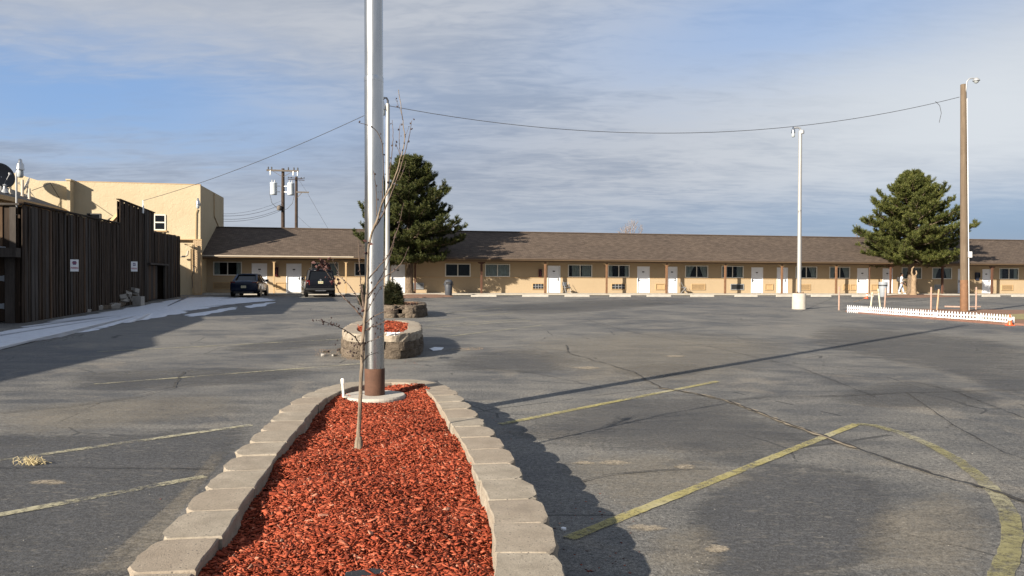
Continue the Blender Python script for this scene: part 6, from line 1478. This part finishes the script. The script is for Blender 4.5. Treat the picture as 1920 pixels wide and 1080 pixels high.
snow_sheet('snow', [(450, 575), (500, 567), (526, 566), (500, 574), (470, 578)], 7, .012, .05, 4)
#snow_sheet('snow', [(378, 594), (405, 588), (432, 588), (420, 593), (396, 596)], 8, .010, .05, 4)
ip = MB(); P = [gp(*q) for q in ((805, 655), (815, 652), (832, 653), (828, 657), (812, 658.5))]; ip.prism([(p.x, p.y) for p in P], .004, .016); fo = ip.build('ice_patch', M['ice'], None, bevel=.004); fix_normals(fo.data); tag(fo, 'small white patch of ice lying in the shadow right of the middle planter', 'ice')
def rock_mesh(rnd, name, mat, boxy=.5):
    mb = MB(); mb.box(-.5, .5, -.36, .36, 0, .5); mb.v = [(x+rnd.uniform(-.14, .14), y+rnd.uniform(-.12, .12), max(0, z+rnd.uniform(-.12, .12))) for x, y, z in mb.v]; return mb.mesh(name, mat)
rk = random.Random(6); rocks = [rock_mesh(rk, 'stone', M['rough_stone']) for _ in range(4)]+[rock_mesh(rk, 'stone', M['concrete_dim']) for _ in range(3)]
rb0 = gp(222, 577); pile = thing('rubble_pile', 'heap of broken stones and concrete lumps at the foot of the dark fence', 'rubble', rb0)
for i in range(70):
    px = rk.gauss(228, 24); px = max(128, min(252, px)); lift = max(0, 1-abs(px-240)/24); base = gp(px, 571+(238-px)*.165+rk.uniform(-1, 2.5)); s = rk.uniform(.16, .42)*(1+.3*lift)
    q = base-rb0+Vector((0, 0, rk.uniform(0, .75)*lift)); place('stone', rocks[rk.randrange(7)], pile, q, (rk.uniform(-.5, .5)*lift, rk.uniform(-.5, .5)*lift, rk.uniform(0, 6)), (s*1.3, s, s*.9))
cb_ = gp(260, 573.5); r = thing('cinder_block', 'grey cinder block standing at the right end of the rubble heap', 'cinder block', cb_, FANG-.2)
mb = MB(); mb.box(-.20, .20, -.18, -.14, 0, .42); mb.box(-.20, .20, .14, .18, 0, .42); [mb.box(x-.02, x+.02, -.139, .139, 0, .42) for x in (-.18, 0, .18)]; mb.build('block_body', M['concrete_dim'], r, bevel=.006)
# crumbs of stone left of the middle planter
for i, (px, py, s) in enumerate(((651, 660, .16), (644, 663, .10), (636, 657, .07), (612, 661, .07), (627, 668, .07), (605, 668, .08))):
    p = gp(px, py); tag(place('stone_chunk', rocks[i], None, p, (0, 0, i), (s*1.3, s, s)), ('largest pale stone chunk against the left foot of the middle planter', 'second pale stone chunk just left of the largest one', 'small stone lump left of the middle planter, farthest back', 'flat stone crumb between the chunks and the left lot', 'stone crumb nearest the camera left of the middle planter', 'leftmost stone crumb of those by the middle planter')[i], 'stone', 'stone chunks beside the middle planter')
def scatter(name, lab, regions, n, smin, smax, mat, seed, flatness=.5, z=.0):
    rng = np.random.default_rng(seed); P = []; Sz = []
    for (x0, y0, x1, y1, w) in regions:
        for _ in range(int(n*w)):
            g = gp(rng.uniform(x0, x1), rng.uniform(y0, y1)); P.append((g.x, g.y, z)); Sz.append(rng.uniform(smin, smax)**1.0*rng.uniform(.5, 1))
    P = np.array(P); Sz = np.array(Sz); n = len(P)
    t = np.array([(1, 0, .3), (0, 1, .25), (-1, .1, .3), (.1, -1, .2), (0, 0, 1), (0, 0, -.1)], float)
    v = t[None]*Sz[:, None, None]*rng.uniform(.6, 1.2, (n, 6, 3)); v[:, :, 2] *= flatness; v += P[:, None, :]
    f = np.array([(0, 1, 4), (1, 2, 4), (2, 3, 4), (3, 0, 4), (1, 0, 5), (2, 1, 5), (3, 2, 5), (0, 3, 5)])
    F = (f[None]+(np.arange(n)*6)[:, None, None]).reshape(-1, 3)
    o = tag(place(name, mesh_np(name, v.reshape(-1, 3), F, mat)), lab, 'litter', None, 'stuff'); return o
scatter('gravel_crumbs', 'small loose pale gravel scattered over the near asphalt', [(560, 655, 660, 672, .2), (0, 760, 420, 1075, .15), (1080, 800, 1900, 1075, .2), (1250, 1020, 1330, 1075, .12), (1000, 640, 1900, 800, .2), (640, 668, 800, 678, .13)], 420, .003, .0085, M['concrete_dim'], 3)
scatter('leaf_litter', 'dark dry leaf crumbs lying in the shadow beside the near planter', [(1040, 930, 1200, 1075, .5), (880, 760, 1000, 900, .2), (740, 675, 800, 690, .3)], 60, .006, .016, M['dead_leaf'], 5, .4)
scatter('spilled_mulch', 'stray red mulch chips spilled on the blocks and asphalt around the near planter', [(1040, 900, 1190, 1075, .35), (300, 900, 380, 1070, .15), (880, 770, 960, 860, .25), (740, 672, 800, 690, .15)], 70, .006, .017, M['mulch'], 15, .25)
scatter('planter_debris', 'brown soil crumbs and chips around the foot of the middle planter', [(640, 660, 700, 676, .5), (590, 655, 650, 668, .3), (845, 652, 905, 656, .2)], 500, .006, .02, M['stake_wood'], 8, .4)
# dry grass tuft
tg = gp(62, 872); rng_ = random.Random(2); mb = MB()
for i in range(70):
    a = rng_.uniform(0, 6.28); L = rng_.uniform(.02, .09); x, y = rng_.gauss(0, .04), rng_.gauss(0, .018); e = (x+math.cos(a)*L, y+math.sin(a)*L*.6, rng_.uniform(.005, .05))
    mb.tube([(x, y, .006), ((x+e[0])/2, (y+e[1])/2, e[2]+.015), e], [.0022, .002, .001], 3, cap=False)
tag(mb.build('dry_grass_tuft', M['straw'], None, loc=tg), 'flattened tuft of dry straw lying on the line at the far left', 'grass tuft')
wt = gp(1490, 579); mb = MB()
for i in range(60):
    a = rng_.uniform(0, 6.28); L = rng_.uniform(.05, .16); x = rng_.gauss(0, .06); y = rng_.gauss(0, .03); mb.tube([(x, y, 0), (x+math.cos(a)*L*.6, y+math.sin(a)*L*.6, L)], [.006, .002], 3, cap=False)
tag(mb.build('weed_tuft', M['weed'], None, loc=wt+Vector((-.02, -.12, 0))), 'small green weed growing at the foot of the round concrete lamp base', 'weed')
lt = gp(736, 634, .41); mb = MB(); [mb.bar((rng_.uniform(-.12, .12), rng_.uniform(-.1, .1), .03), (rng_.uniform(-.12, .12), rng_.uniform(-.1, .1), .07), .05, .012) for _ in range(5)]
tag(mb.build('paper_scraps', M['white'], None, loc=lt+Vector((0, 0, .02))), 'white paper scraps caught on the mulch of the middle planter', 'litter')
bc = gp(1056.5, 993); mb = MB(); mb.lathe([(.016, 0), (.016, .01), (.012, .012)], 12, tuple(bc)); tag(mb.build('bottle_cap', M['white']), 'white bottle cap on the shaded asphalt right of the near planter', 'bottle cap')
# folded corrugated sheets on a lean-to behind the fence
cs_, cz = on_fence(306, 437, 1.2); p = FA+fd.normalized()*cs_-FN*1.2; mb = MB(); vs = []
for i in range(25):
    x = -1.9+i*.16; vs += [(x, -.5, cz-.25+(.05 if i % 2 else 0)), (x, .6, cz+.12+(.05 if i % 2 else 0))]
mb.add(vs, [(2*i, 2*i+2, 2*i+3, 2*i+1) for i in range(24)]); o = mb.build('corrugated_sheet', M['grey_arm'], None, loc=(p.x, p.y, 0), rot=(0, 0, FANG)); so = o.modifiers.new('solid', 'SOLIDIFY'); so.thickness = .02
tag(o, 'weathered corrugated roof sheet showing above the fence below the small window', 'roof sheet')
for x in (-1.7, 1.7):
    for y in (-.4, .5): mb = MB(); mb.box(x-.05, x+.05, y-.05, y+.05, 0, cz+.1); mb.build('support_post', M['boards'], o, loc=(0, 0, -.12))
